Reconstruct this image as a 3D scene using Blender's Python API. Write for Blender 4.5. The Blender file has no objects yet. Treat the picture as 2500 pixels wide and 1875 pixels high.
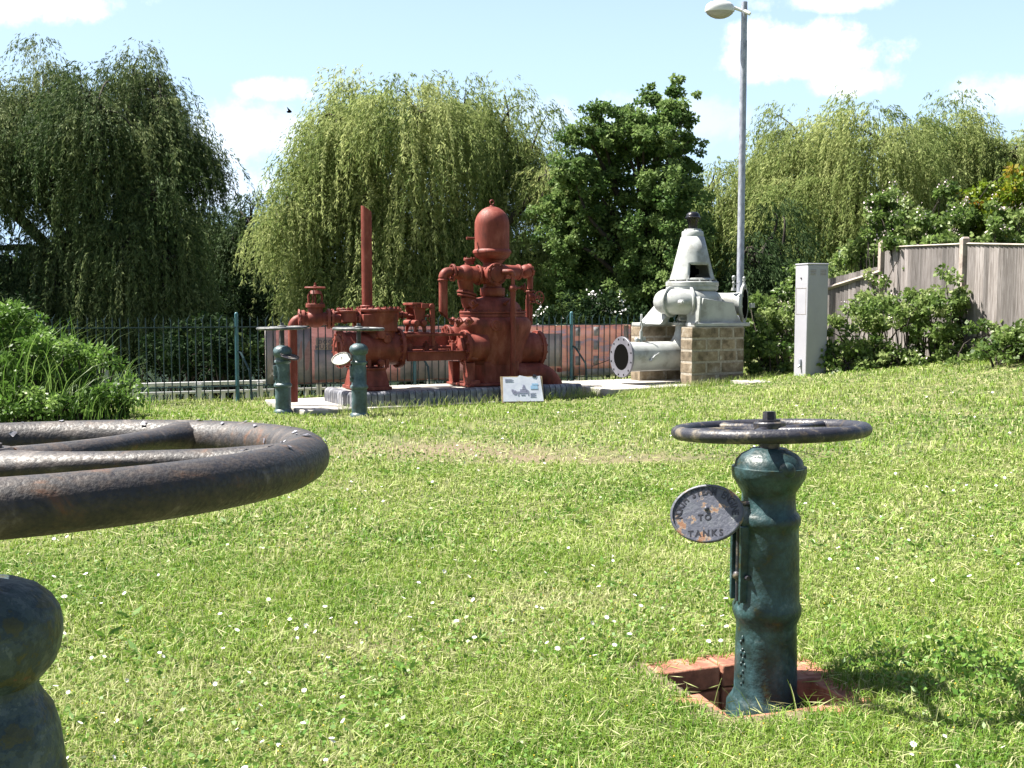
import bpy, math, random
import numpy as np
from mathutils import Vector, Matrix, Euler
R = math.radians
random.seed(7)
scene = bpy.context.scene
# ------------------------------------------------------------------ camera, sky, sun, exposure
F = 2640.0; PITCH = R(4.16); CAMZ = 1.2
cam = bpy.data.cameras.new('camera'); camo = bpy.data.objects.new('camera', cam)
scene.collection.objects.link(camo); scene.camera = camo
camo.location = (0, 0, CAMZ); camo.rotation_euler = (math.pi/2 - PITCH, 0, 0)
cam.sensor_width = 36; cam.lens = F/2500*36; cam.clip_start = .05; cam.clip_end = 2000
SUN_EL, SUN_AZ = R(58), R(13)            # from the left (-X), a little behind the far side
sd = Vector((-math.cos(SUN_AZ)*math.cos(SUN_EL), math.sin(SUN_AZ)*math.cos(SUN_EL), math.sin(SUN_EL)))
sl = bpy.data.lights.new('sun', 'SUN'); sl.energy = 5.0; sl.angle = R(.5); sl.color = (1, .95, .86)
so = bpy.data.objects.new('sun', sl); scene.collection.objects.link(so)
so.rotation_euler = sd.to_track_quat('Z', 'Y').to_euler(); so.location = (-20, 5, 30)
scene.view_settings.view_transform = 'Standard'; scene.view_settings.look = 'None'
scene.view_settings.exposure = 1.72; scene.view_settings.gamma = 1
w = bpy.data.worlds.new('World'); scene.world = w; w.use_nodes = True
nt = w.node_tree; N = nt.nodes; L = nt.links; N.clear()
def nd(t, **k):
    n = N.new(t)
    for a, b in k.items(): setattr(n, a, b)
    return n
sky = nd('ShaderNodeTexSky', sky_type='NISHITA', sun_disc=False, sun_elevation=SUN_EL, altitude=50, air_density=1.0, dust_density=2.6, ozone_density=1.2)
sky.sun_rotation = math.atan2(sd.x, sd.y)
bg = nd('ShaderNodeBackground'); bg.inputs['Strength'].default_value = .05
tc = nd('ShaderNodeTexCoord')
def pdir(px, v):
    a = (v-937.5)/F; d = Vector(((px-1250)/F, math.cos(PITCH)-a*math.sin(PITCH), -math.sin(PITCH)-a*math.cos(PITCH)))
    return d.normalized()
noi = nd('ShaderNodeTexNoise'); noi.inputs['Scale'].default_value = 22; noi.inputs['Detail'].default_value = 10; noi.inputs['Roughness'].default_value = .62
L.new(tc.outputs['Generated'], noi.inputs['Vector'])
def math_(op, a, b, c=None):
    n = nd('ShaderNodeMath', operation=op)
    for i, x in enumerate((a, b, c)):
        if x is None: continue
        if isinstance(x, (int, float)): n.inputs[i].default_value = x
        else: L.new(x, n.inputs[i])
    return n.outputs[0]
sep = nd('ShaderNodeSeparateXYZ'); L.new(tc.outputs['Generated'], sep.inputs[0])
cloud = None
# each cloud: centre direction, angular half sizes, opacity
for (px, v, hx, hv, op_) in [(1990, 125, 190, 62, 1), (1850, 155, 95, 40, .85), (2080, 195, 105, 38, .7), (685, 218, 105, 28, .75), (600, 330, 190, 80, .5),
                             (520, 450, 240, 60, .5), (80, 12, 230, 44, .85), (2040, 3, 150, 24, .7), (2450, 230, 120, 50, .45), (1500, 300, 300, 60, .25), (-700, 200, 300, 90, .9), (3000, 120, 300, 80, .9)]:
    d = pdir(px, v)
    ax = math_('DIVIDE', math_('SUBTRACT', math_('DIVIDE', sep.outputs[0], sep.outputs[1]), d.x/d.y), hx/F)
    az = math_('DIVIDE', math_('SUBTRACT', math_('DIVIDE', sep.outputs[2], sep.outputs[1]), d.z/d.y), hv/F)
    r2 = math_('ADD', math_('MULTIPLY', ax, ax), math_('MULTIPLY', az, az))
    fall = math_('SUBTRACT', 1.0, math_('MULTIPLY', r2, .62))
    x = math_('ADD', fall, math_('MULTIPLY', math_('SUBTRACT', noi.outputs[0], .5), 3.9))
    mr = nd('ShaderNodeMapRange', interpolation_type='SMOOTHSTEP'); L.new(x, mr.inputs[0]); mr.inputs[1].default_value = -.05; mr.inputs[2].default_value = 1.05
    front = math_('GREATER_THAN', sep.outputs[1], 0)
    o = math_('MULTIPLY', math_('MULTIPLY', mr.outputs[0], op_), front)
    cloud = o if cloud is None else math_('MAXIMUM', cloud, o)
# pale veil added over the sky ahead only, so shaded fronts stay unlit
v1 = nd('ShaderNodeMapRange', interpolation_type='SMOOTHSTEP'); L.new(sep.outputs[2], v1.inputs[0]); v1.inputs[1].default_value = .62; v1.inputs[2].default_value = .0; v1.inputs[3].default_value = 0; v1.inputs[4].default_value = 1.0
v2 = nd('ShaderNodeMapRange', interpolation_type='SMOOTHSTEP'); L.new(sep.outputs[1], v2.inputs[0]); v2.inputs[1].default_value = .45; v2.inputs[2].default_value = .85
veil = nd('ShaderNodeMix', data_type='RGBA'); L.new(math_('MULTIPLY', v1.outputs[0], v2.outputs[0]), veil.inputs[0]); L.new(sky.outputs[0], veil.inputs[6]); veil.inputs[7].default_value = (4.9, 6.8, 9.0, 1)
mix = nd('ShaderNodeMix', data_type='RGBA'); L.new(cloud, mix.inputs[0]); L.new(veil.outputs[2], mix.inputs[6]); mix.inputs[7].default_value = (9.5, 9.8, 10.2, 1)
L.new(mix.outputs[2], bg.inputs['Color'])
wo = nd('ShaderNodeOutputWorld'); L.new(bg.outputs[0], wo.inputs[0])
try:
    scene.cycles.max_bounces = 6; scene.cycles.transparent_max_bounces = 4; scene.cycles.diffuse_bounces = 2
    scene.cycles.sample_clamp_indirect = 6
except Exception: pass

# ------------------------------------------------------------------ pixel helpers (measured points of real places)
CT, ST = math.cos(PITCH), math.sin(PITCH)
def ray(px, v):
    a = (v-937.5)/F
    return Vector(((px-1250)/F, CT-a*ST, -ST-a*CT))
def at(px, v, Y):
    d = ray(px, v); t = Y/d.y
    return Vector((d.x*t, Y, CAMZ+d.z*t))
ALPHA = R(28)
UX, UY = math.cos(ALPHA), math.sin(ALPHA)
class Frame:
    def __init__(s, ox, oy, zs, zx, zy): s.o = (ox, oy); s.zs = zs; s.zx = zx; s.zy = zy
    def __call__(s, X, Y, w=.48):
        d = ray(s.zx+X/s.zs, s.zy+Y/s.zs)
        # (t d - o).W = w, W = (-UY, UX)
        den = -UY*d.x+UX*d.y; t = (w-UY*s.o[0]+UX*s.o[1])/den
        x, y = d.x*t-s.o[0], d.y*t-s.o[1]
        return Vector((x*UX+y*UY, w, CAMZ+d.z*t))
EN = Frame(-1.81, 12.1, 2.911, 650, 450)
WP = Frame(2.33, 14.0, 2.911, 1400, 450)

# ------------------------------------------------------------------ materials
def mat(name, col, rough=.6, metal=0, spec=.5):
    m = bpy.data.materials.new(name); m.use_nodes = True
    b = m.node_tree.nodes['Principled BSDF']
    b.inputs['Base Color'].default_value = (*col, 1); b.inputs['Roughness'].default_value = rough; b.inputs['Metallic'].default_value = metal
    b.inputs['Specular IOR Level'].default_value = spec
    return m
def noise_mat(name, cols, scale=8, rough=.6, bump=.2, bscale=60, metal=0, spec=.5, detail=6, stretch=None, bdist=.004, pos=None, island=0, rrange=None, dist=0, hard=False):
    m = mat(name, cols[0], rough, metal, spec); t = m.node_tree; n = t.nodes; l = t.links; b = n['Principled BSDF']
    c = n.new('ShaderNodeTexCoord'); src = c.outputs['Object']
    if stretch:
        mp = n.new('ShaderNodeMapping'); mp.inputs['Scale'].default_value = stretch; l.new(src, mp.inputs[0]); src = mp.outputs[0]
    if island:
        g = n.new('ShaderNodeNewGeometry'); ad = n.new('ShaderNodeVectorMath'); ad.operation = 'MULTIPLY_ADD'
        cb = n.new('ShaderNodeCombineXYZ'); l.new(g.outputs['Random Per Island'], cb.inputs[0]); l.new(g.outputs['Random Per Island'], cb.inputs[1])
        l.new(cb.outputs[0], ad.inputs[0]); ad.inputs[1].default_value = (37, 23, 11); l.new(src, ad.inputs[2]); src = ad.outputs[0]
    a = n.new('ShaderNodeTexNoise'); a.inputs['Scale'].default_value = scale; a.inputs['Detail'].default_value = detail; a.inputs['Roughness'].default_value = .65
    a.inputs['Distortion'].default_value = dist
    l.new(src, a.inputs['Vector'])
    r = n.new('ShaderNodeValToRGB'); l.new(a.outputs[0], r.inputs[0])
    k = len(cols); e = r.color_ramp.elements
    if hard: r.color_ramp.interpolation = 'CONSTANT'
    ps = [.5+(p_-.5)*.62 for p_ in (pos or [.3+.4*i/max(1, k-1) for i in range(k)])]
    while len(e) < k: e.new(.5)
    for i in range(k): e[i].position = ps[i]; e[i].color = (*cols[i], 1)
    out = r.outputs[0]
    if island:
        hs = n.new('ShaderNodeHueSaturation'); l.new(out, hs.inputs['Color'])
        mr = n.new('ShaderNodeMapRange'); l.new(g.outputs['Random Per Island'], mr.inputs[0]); mr.inputs[3].default_value = 1-island; mr.inputs[4].default_value = 1+island
        l.new(mr.outputs[0], hs.inputs['Value']); out = hs.outputs[0]
    l.new(out, b.inputs['Base Color'])
    a2 = n.new('ShaderNodeTexNoise'); a2.inputs['Scale'].default_value = bscale; a2.inputs['Detail'].default_value = 5; l.new(src, a2.inputs['Vector'])
    bp = n.new('ShaderNodeBump'); bp.inputs['Strength'].default_value = bump; bp.inputs['Distance'].default_value = bdist; l.new(a2.outputs[0], bp.inputs['Height'])
    l.new(bp.outputs[0], b.inputs['Normal'])
    if rrange:
        mr = n.new('ShaderNodeMapRange'); l.new(a2.outputs[0], mr.inputs[0]); mr.inputs[1].default_value = .3; mr.inputs[2].default_value = .7
        mr.inputs[3].default_value, mr.inputs[4].default_value = rrange; l.new(mr.outputs[0], b.inputs['Roughness'])
    return m
M = {}
M['red'] = noise_mat('red_oxide_paint', [(.11, .025, .017), (.165, .034, .023), (.20, .045, .032), (.25, .075, .055)], 7, .55, .35, 110, rrange=(.45, .75), bdist=.003, spec=.3, stretch=(1, 1, .45), detail=9)
M['red_dark'] = noise_mat('red_oxide_worn', [(.12, .03, .022), (.25, .055, .038), (.3, .08, .06)], 9, .6, .3, 90)
M['white'] = noise_mat('pale_grey_green_paint', [(.26, .265, .25), (.34, .355, .35), (.385, .40, .395), (.42, .44, .43)], 5, .42, .15, 80, rrange=(.3, .5), bdist=.002)
M['flange'] = noise_mat('grey_flange_paint', [(.12, .12, .145), (.16, .16, .19)], 8, .5, .2, 60)
M['hole'] = mat('dark_inside', (.006, .006, .006), 1, 0, 0)  # near-black; shade painted in the pump's openings, also lock and bird
M['black'] = noise_mat('black_gloss_paint', [(.006, .006, .008), (.012, .012, .016)], 6, .25, .1, 50)
M['wheel'] = noise_mat('weathered_black_paint', [(.05, .04, .032), (.016, .016, .024), (.026, .026, .036), (.15, .125, .09)], 16, .42, .5, 160, pos=[.3, .38, .56, .72], rrange=(.3, .6), bdist=.0025, detail=9)
M['wheel_rust'] = noise_mat('peeling_rusty_black_paint', [(.09, .04, .02), (.048, .034, .027), (.018, .017, .02), (.046, .036, .032), (.15, .13, .12)], 26, .42, .28, 300, pos=[.22, .33, .48, .64, .84], rrange=(.4, .75), bdist=.003, detail=10, dist=.6)
M['wheel_far'] = noise_mat('chalky_black_paint', [(.03, .035, .045), (.08, .085, .09), (.16, .17, .16)], 14, .5, .5, 120)
M['teal'] = noise_mat('peeling_dark_teal_paint', [(.07, .035, .018), (.03, .034, .014), (.011, .026, .025), (.018, .042, .045), (.034, .078, .088), (.12, .17, .18)], 12, .42, .8, 80, pos=[.2, .29, .35, .5, .68, .84], rrange=(.3, .55), bdist=.003, detail=8, spec=.5)
M['teal_old'] = noise_mat('lichened_flaking_teal_paint', [(.10, .045, .025), (.045, .05, .025), (.022, .042, .05), (.042, .068, .075), (.085, .115, .12)], 30, .45, .8, 75, pos=[.05, .2, .43, .52, .66], rrange=(.35, .65), bdist=.005, detail=10, dist=.15, hard=True)
M['teal_far'] = noise_mat('mid_teal_paint', [(.04, .05, .04), (.042, .075, .085), (.07, .115, .13), (.15, .21, .23)], 10, .42, .5, 70, pos=[.25, .38, .6, .8])
M['plate'] = noise_mat('flaking_blue_grey_enamel', [(.20, .10, .055), (.22, .17, .13), (.07, .075, .10), (.09, .097, .12), (.2, .21, .22)], 17, .45, .5, 90, pos=[.27, .36, .40, .60, .74], detail=9, hard=True)
M['plate_pale'] = noise_mat('pale_flaked_plate', [(.28, .26, .22), (.36, .34, .30), (.2, .2, .2)], 30, .5, .4, 90)
M['letter'] = mat('black_raised_lettering', (.018, .018, .024), .4)
M['fence'] = noise_mat('dark_green_fence_paint', [(.008, .03, .036), (.014, .045, .052)], 12, .4, .1, 60)
M['fence_post'] = noise_mat('blue_green_post_paint', [(.04, .13, .16), (.06, .17, .2)], 12, .4, .1, 60)
M['whitepaint'] = noise_mat('white_railing_paint', [(.5, .5, .5), (.66, .66, .66)], 5, .5, .1, 50)
M['concrete'] = noise_mat('pale_concrete', [(.27, .25, .225), (.35, .33, .30), (.42, .40, .37)], 6, .85, .5, 90)
M['conpost'] = noise_mat('weathered_concrete_post', [(.20, .16, .14), (.30, .25, .22), (.36, .32, .28)], 9, .9, .6, 90)
M['coping'] = noise_mat('blue_engineering_brick', [(.08, .085, .11), (.15, .155, .18), (.26, .26, .28)], 9, .45, .4, 60, island=.3)
M['mortar'] = noise_mat('pale_mortar', [(.26, .23, .19), (.38, .35, .30)], 30, .95, .5, 90)
M['block'] = noise_mat('tan_walling_block', [(.10, .078, .05), (.18, .14, .095), (.25, .20, .14), (.38, .35, .30)], 7, .9, .9, 60, pos=[.28, .42, .6, .8], island=.25)
M['brick'] = noise_mat('orange_red_brick', [(.17, .07, .045), (.30, .12, .075), (.36, .18, .12)], 10, .85, .5, 90, island=.15)
M['galv'] = noise_mat('galvanised_steel', [(.24, .25, .30), (.34, .36, .42), (.42, .44, .5)], 22, .45, .2, 60, metal=.35, stretch=(1, 1, .35))
M['cabinet'] = noise_mat('light_grey_cabinet_paint', [(.33, .33, .37), (.37, .37, .41)], 2.5, .45, .05, 80)
M['lamp'] = mat('white_lamp_housing', (.7, .7, .7), .4)
M['glass'] = mat('frosted_lamp_bowl', (.38, .36, .36), .25)
M['bark'] = noise_mat('dark_bark', [(.02, .017, .013), (.05, .04, .03)], 9, .95, .8, 30, stretch=(1, 1, .3), bdist=.02)
M['wood'] = noise_mat('silvered_fence_board', [(.08, .066, .06), (.15, .132, .125), (.21, .19, .185), (.29, .27, .265)], 9, .85, .6, 60, stretch=(7, 7, .3), pos=[.2, .42, .6, .85], island=.5, detail=9, dist=.8)
M['woodrail'] = noise_mat('weathered_rail', [(.2, .17, .15), (.38, .34, .3)], 9, .85, .4, 40, stretch=(.3, .3, 2))
M['ply'] = noise_mat('plywood_board', [(.25, .18, .10), (.36, .28, .18)], 8, .8, .1, 40)
M['paper'] = noise_mat('weathered_paper', [(.5, .53, .62), (.62, .65, .72)], 7, .7, .05, 30)
M['ink'] = mat('faded_grey_ink', (.22, .23, .32), .7)
M['blueink'] = mat('faded_blue_print', (.25, .42, .6), .7)
M['ban_red'] = noise_mat('banner_red_print', [(.50, .33, .32), (.60, .42, .41)], 9, .6, .1, 30, stretch=(1, 1, 3))
M['ban_grey'] = noise_mat('banner_grey_print', [(.42, .46, .50), (.55, .58, .60), (.66, .66, .66)], 7, .6, .1, 30)
M['ban_cream'] = noise_mat('banner_cream_print', [(.66, .62, .52), (.7, .67, .6)], 7, .6, .1, 30)
M['ban_orange'] = noise_mat('banner_sunset_print', [(.42, .38, .44), (.56, .36, .34), (.62, .42, .35), (.58, .42, .42)], 3.3, .6, .1, 30, stretch=(1, 1, 3.2), pos=[.34, .44, .56, .7])
M['ban_panel'] = noise_mat('banner_pale_panel', [(.52, .53, .54), (.64, .63, .62)], 8, .6, .1, 30)
M['ban_text'] = mat('banner_grey_lettering', (.16, .16, .18), .6)
M['petal'] = mat('white_petal', (.75, .74, .72), .6); M['yellow'] = mat('yellow_floret', (.7, .5, .05), .6)
M['pinkpetal'] = mat('pale_pink_petal', (.72, .6, .6), .6)
def see_through(k, f):
    m = M[k]; t = m.node_tree; n = t.nodes; l = t.links; b = n['Principled BSDF']; tr = n.new('ShaderNodeBsdfTranslucent'); mx = n.new('ShaderNodeMixShader'); mx.inputs[0].default_value = f
    l.new(b.inputs['Base Color'].links[0].from_socket, tr.inputs[0]); l.new(b.outputs[0], mx.inputs[1]); l.new(tr.outputs[0], mx.inputs[2]); l.new(mx.outputs[0], n['Material Output'].inputs[0])
for k_ in ('ban_red', 'ban_grey', 'ban_cream', 'ban_orange', 'ban_panel'): see_through(k_, .55)
# water
M['water'] = noise_mat('dark_pond_water', [(.008, .012, .008), (.015, .02, .012)], 3, .08, .3, 6, bdist=.02)
def leafmat(name, c0, c1, c2, trans=.35, rough=.45, spec=.35):
    m = mat(name, c0, rough, 0, spec); t = m.node_tree; n = t.nodes; l = t.links; b = n['Principled BSDF']
    at_ = n.new('ShaderNodeAttribute'); at_.attribute_name = 'tone'
    r = n.new('ShaderNodeValToRGB'); l.new(at_.outputs['Fac'], r.inputs[0]); e = r.color_ramp.elements
    e.new(.5)
    for i, c in enumerate((c0, c1, c2)): e[i].position = (0, .5, 1)[i]; e[i].color = (*c, 1)
    l.new(r.outputs[0], b.inputs['Base Color'])
    tr = n.new('ShaderNodeBsdfTranslucent'); l.new(r.outputs[0], tr.inputs[0])
    mx = n.new('ShaderNodeMixShader'); mx.inputs[0].default_value = trans
    l.new(b.outputs[0], mx.inputs[1]); l.new(tr.outputs[0], mx.inputs[2]); l.new(mx.outputs[0], n['Material Output'].inputs[0])
    return m
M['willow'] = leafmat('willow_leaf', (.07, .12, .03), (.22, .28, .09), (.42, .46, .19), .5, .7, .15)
M['willow_shaded'] = leafmat('shaded_willow_leaf', (.03, .06, .02), (.075, .115, .04), (.22, .26, .11), .3, .7, .12)  # darker copy of the willow leaf, with tree shade put into the colour
M['alder'] = leafmat('alder_leaf', (.025, .06, .015), (.085, .155, .04), (.20, .28, .09), .45, .6, .2)
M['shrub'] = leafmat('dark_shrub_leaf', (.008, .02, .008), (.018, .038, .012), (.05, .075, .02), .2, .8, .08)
M['bramble'] = leafmat('bramble_leaf', (.05, .10, .02), (.16, .24, .06), (.36, .42, .18), .45)
M['autumn'] = leafmat('yellow_green_leaf', (.10, .17, .015), (.20, .26, .02), (.34, .14, .02), .4)
M['nettle'] = leafmat('wild_green_leaf', (.045, .10, .015), (.11, .21, .035), (.24, .35, .10), .45)
M['grass'] = leafmat('grass_blade', (.085, .19, .018), (.215, .31, .045), (.50, .49, .27), .35, .6, .22)
M['clover'] = leafmat('clover_leaf', (.08, .18, .025), (.13, .24, .04), (.20, .30, .06), .3)

# ------------------------------------------------------------------ mesh builder
def frame_z(d):
    d = Vector(d).normalized(); q = d.to_track_quat('Z', 'Y'); return q.to_matrix().to_4x4()
class MB:
    def __init__(s): s.v = []; s.f = []
    def add(s, vs, fs, Mx=None):
        o = len(s.v); s.v += [(Mx @ Vector(p)) if Mx else Vector(p) for p in vs]; s.f += [tuple(i+o for i in f) for f in fs]; return s
    def lathe(s, prof, n=32, Mx=None, sx=1, sy=1, skip=None, close=True):
        vs = []; fs = []
        for (r, z) in prof:
            for i in range(n): a = 2*math.pi*i/n; vs.append((r*math.cos(a)*sx, r*math.sin(a)*sy, z))
        for j in range(len(prof)-1):
            for i in range(n):
                if skip and skip(i, j): continue
                k = (i+1) % n; fs.append((j*n+i, j*n+k, (j+1)*n+k, (j+1)*n+i))
        if close:
            fs.append(tuple(range(n-1, -1, -1))); fs.append(tuple((len(prof)-1)*n+i for i in range(n)))
        return s.add(vs, fs, Mx)
    def cyl(s, p0, p1, r0, r1=None, n=24, ch=0):
        p0, p1 = Vector(p0), Vector(p1); h = (p1-p0).length; r1 = r0 if r1 is None else r1
        Mx = Matrix.Translation(p0) @ frame_z(p1-p0)
        prof = [(r0, 0), (r1, h)] if not ch else [(r0-ch, 0), (r0, ch), (r1, h-ch), (r1-ch, h)]
        return s.lathe(prof, n, Mx)
    def tube(s, pts, r, n=12, closed=False, flat=1.0):
        pts = [Vector(p) for p in pts]; m = len(pts); rs = r if isinstance(r, (list, tuple)) else [r]*m
        vs = []; fs = []; up = None
        for i in range(m):
            a = pts[(i-1) % m] if (closed or i > 0) else pts[i]; b = pts[(i+1) % m] if (closed or i < m-1) else pts[i]
            d = (b-a).normalized()
            if up is None: up = d.orthogonal().normalized() if abs(d.z) > .95 else (Vector((0, 0, 1))-d*d.z).normalized()
            up = (up-d*up.dot(d)).normalized(); sd_ = d.cross(up)
            for k in range(n):
                t = 2*math.pi*k/n; vs.append(pts[i]+(sd_*math.cos(t)+up*math.sin(t)*flat)*rs[i])
        for i in range(m if closed else m-1):
            for k in range(n):
                j = (i+1) % m; l_ = (k+1) % n; fs.append((i*n+k, i*n+l_, j*n+l_, j*n+k))
        if not closed: fs.append(tuple(range(n-1, -1, -1))); fs.append(tuple((m-1)*n+k for k in range(n)))
        return s.add(vs, fs)
    def box(s, c, d, Mx=None, taper=None):
        x, y, z = [q/2 for q in d]; tx, ty = taper or (1, 1)
        vs = [(-x, -y, -z), (x, -y, -z), (x, y, -z), (-x, y, -z), (-x*tx, -y*ty, z), (x*tx, -y*ty, z), (x*tx, y*ty, z), (-x*tx, y*ty, z)]
        vs = [Vector(p)+Vector(c) for p in vs]
        return s.add(vs, [(3, 2, 1, 0), (4, 5, 6, 7), (0, 1, 5, 4), (1, 2, 6, 5), (2, 3, 7, 6), (3, 0, 4, 7)], Mx)
    def sphere(s, c, r, n=20, m=12, sc=(1, 1, 1)):
        prof = [(r*math.sin(math.pi*j/m)+1e-5, -r*math.cos(math.pi*j/m)) for j in range(m+1)]
        return s.lathe(prof, n, Matrix.Translation(Vector(c)) @ Matrix.Diagonal((*sc, 1)))
    def torus(s, Mx, R_, r, n=48, m=12, flat=1):
        return s.add(*s._tor(R_, r, n, m, flat), Mx)
    def _tor(s, R_, r, n, m, flat):
        vs = []; fs = []
        for i in range(n):
            a = 2*math.pi*i/n
            for k in range(m): b = 2*math.pi*k/m; vs.append(((R_+r*math.cos(b))*math.cos(a), (R_+r*math.cos(b))*math.sin(a), r*math.sin(b)*flat))
        for i in range(n):
            for k in range(m): j = (i+1) % n; l_ = (k+1) % m; fs.append((i*m+k, j*m+k, j*m+l_, i*m+l_))
        return vs, fs
    def bolt(s, p, ax, r=.014, h=.014):
        p = Vector(p); ax = Vector(ax).normalized(); return s.cyl(p-ax*.002, p+ax*h, r, r*.85, 6)
    def flange(s, p, ax, r, t=.03, nb=10, rb=None, br=.013, n=36, both=False):
        p = Vector(p); ax = Vector(ax).normalized(); s.cyl(p-ax*t/2, p+ax*t/2, r, None, n, ch=.004)
        rb = rb or r*.85; Q = frame_z(ax)
        for i in range(nb):
            a = 2*math.pi*(i+.5)/nb; o = Q @ Vector((rb*math.cos(a), rb*math.sin(a), 0))
            s.bolt(p+o+ax*t/2, ax, br, br*1.1)
            if both: s.bolt(p+o-ax*t/2, -ax, br, br*1.1)
        return s
    def prism(s, poly, y0, y1, Mx=None):
        # poly in (x,z), extruded along y
        n = len(poly); vs = [(x, y0, z) for x, z in poly]+[(x, y1, z) for x, z in poly]
        fs = [tuple(range(n)), tuple(range(2*n-1, n-1, -1))]+[(i, i+n, (i+1) % n+n, (i+1) % n) for i in range(n)]
        return s.add(vs, fs, Mx)
    def build(s, name, m, parent=None, bevel=0, smooth=38, solid=0):
        me = bpy.data.meshes.new(name); me.from_pydata([tuple(v) for v in s.v], [], s.f); me.update()
        import bmesh
        bm = bmesh.new(); bm.from_mesh(me); bmesh.ops.recalc_face_normals(bm, faces=bm.faces); bm.to_mesh(me); bm.free()
        me.materials.append(M[m] if isinstance(m, str) else m)
        if smooth:
            me.polygons.foreach_set('use_smooth', [True]*len(me.polygons)); me.set_sharp_from_angle(angle=R(smooth))
        o = bpy.data.objects.new(name, me); scene.collection.objects.link(o)
        if parent: o.parent = parent
        if solid: q = o.modifiers.new('thickness', 'SOLIDIFY'); q.thickness = solid
        if bevel: q = o.modifiers.new('bevel', 'BEVEL'); q.width = bevel; q.segments = 2; q.limit_method = 'ANGLE'
        return o
def empty(name, loc=(0, 0, 0), rz=0, **k):
    o = bpy.data.objects.new(name, None); scene.collection.objects.link(o); o.location = loc; o.rotation_euler = (0, 0, rz); o.empty_display_size = .2
    return tag(o, **k)
def tag(o, label=None, cat=None, group=None, kind=None):
    if label: o['label'] = label
    if cat: o['category'] = cat
    if group: o['group'] = group
    if kind: o['kind'] = kind
    return o
def copy_tree(o, parent=None):
    c = o.copy(); scene.collection.objects.link(c); c.parent = parent
    for ch in [x for x in o.children]: copy_tree(ch, c)
    return c
_fc = {}
def glyph(ch):
    if ch not in _fc:
        cu = bpy.data.curves.new('t', 'FONT'); cu.body = ch; cu.size = 1; cu.extrude = .05; cu.offset = .028; cu.align_x = 'CENTER'; cu.resolution_u = 3
        o = bpy.data.objects.new('t', cu); scene.collection.objects.link(o); bpy.context.view_layer.update()
        dg = bpy.context.evaluated_depsgraph_get(); me = bpy.data.meshes.new_from_object(o.evaluated_get(dg))
        _fc[ch] = ([v.co.copy() for v in me.vertices], [tuple(p.vertices) for p in me.polygons], max([v.co.x for v in me.vertices] or [0])*2)
        bpy.data.objects.remove(o)
    return _fc[ch]
def text(mb, s, c, size, Mx, depth=1, spacing=1.08):
    ws = [(glyph(q)[2] if q != ' ' else .3)+.10 for q in s]; tot = sum(ws)*size*spacing; x = -tot/2
    for q, w_ in zip(s, ws):
        if q != ' ':
            g = glyph(q); mb.add(g[0], g[1], Mx @ Matrix.Translation((c[0]+x+w_*size*spacing/2, c[1]-size*.35, 0)) @ Matrix.Diagonal((size, size, size*depth, 1)))
        x += w_*size*spacing

# ------------------------------------------------------------------ numpy foliage helpers
def np_mesh(name, V, quads=None, tris=None, m=None, tone_q=None, tone_t=None, parent=None):
    me = bpy.data.meshes.new(name); V = np.ascontiguousarray(V, dtype=np.float32)
    nq = 0 if quads is None else len(quads); nt_ = 0 if tris is None else len(tris)
    me.vertices.add(len(V)); me.vertices.foreach_set('co', V.ravel())
    me.loops.add(nq*4+nt_*3); me.polygons.add(nq+nt_)
    lv = np.concatenate([a.ravel() for a in (quads, tris) if a is not None]).astype(np.int32)
    me.loops.foreach_set('vertex_index', lv)
    st = np.concatenate([np.arange(nq)*4, nq*4+np.arange(nt_)*3]).astype(np.int32)
    me.polygons.foreach_set('loop_start', st)
    try: me.polygons.foreach_set('loop_total', np.concatenate([np.full(nq, 4), np.full(nt_, 3)]).astype(np.int32))
    except Exception: pass
    me.update(calc_edges=True)
    tn = np.concatenate([a for a in (tone_q, tone_t) if a is not None]).astype(np.float32)
    a = me.attributes.new('tone', 'FLOAT', 'FACE'); a.data.foreach_set('value', tn)
    me.materials.append(m if not isinstance(m, str) else M[m])
    o = bpy.data.objects.new(name, me); scene.collection.objects.link(o)
    if parent: o.parent = parent
    return o
def leaves(P, D, Ls, Ws, rng, fold=.0):
    """rhombus leaves: base P, direction D, length, width"""
    n = len(P); D = D/np.linalg.norm(D, axis=1, keepdims=True)
    q = rng.normal(size=(n, 3)); S = np.cross(D, q); S /= np.linalg.norm(S, axis=1, keepdims=True)+1e-9
    V = np.empty((n, 4, 3)); V[:, 0] = P; V[:, 2] = P+D*Ls[:, None]
    mid = P+D*(Ls*.45)[:, None]; V[:, 1] = mid+S*(Ws/2)[:, None]; V[:, 3] = mid-S*(Ws/2)[:, None]
    Q = np.arange(n*4).reshape(n, 4)
    return V.reshape(-1, 3), Q
def limb_mesh(mb, a, b, r0, r1, rng, sag=.0, k=7, wob=.12):
    a, b = np.array(a, float), np.array(b, float); pts = []
    off = rng.normal(size=3)*wob*np.linalg.norm(b-a)
    for i in range(k+1):
        t = i/k; p = a*(1-t)+b*t; p = p+off*math.sin(math.pi*t)*.7; p[2] += sag*math.sin(math.pi*t)
        pts.append(p)
    mb.tube(pts, [r0*(1-i/k)+r1*i/k for i in range(k+1)], 7)
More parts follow.
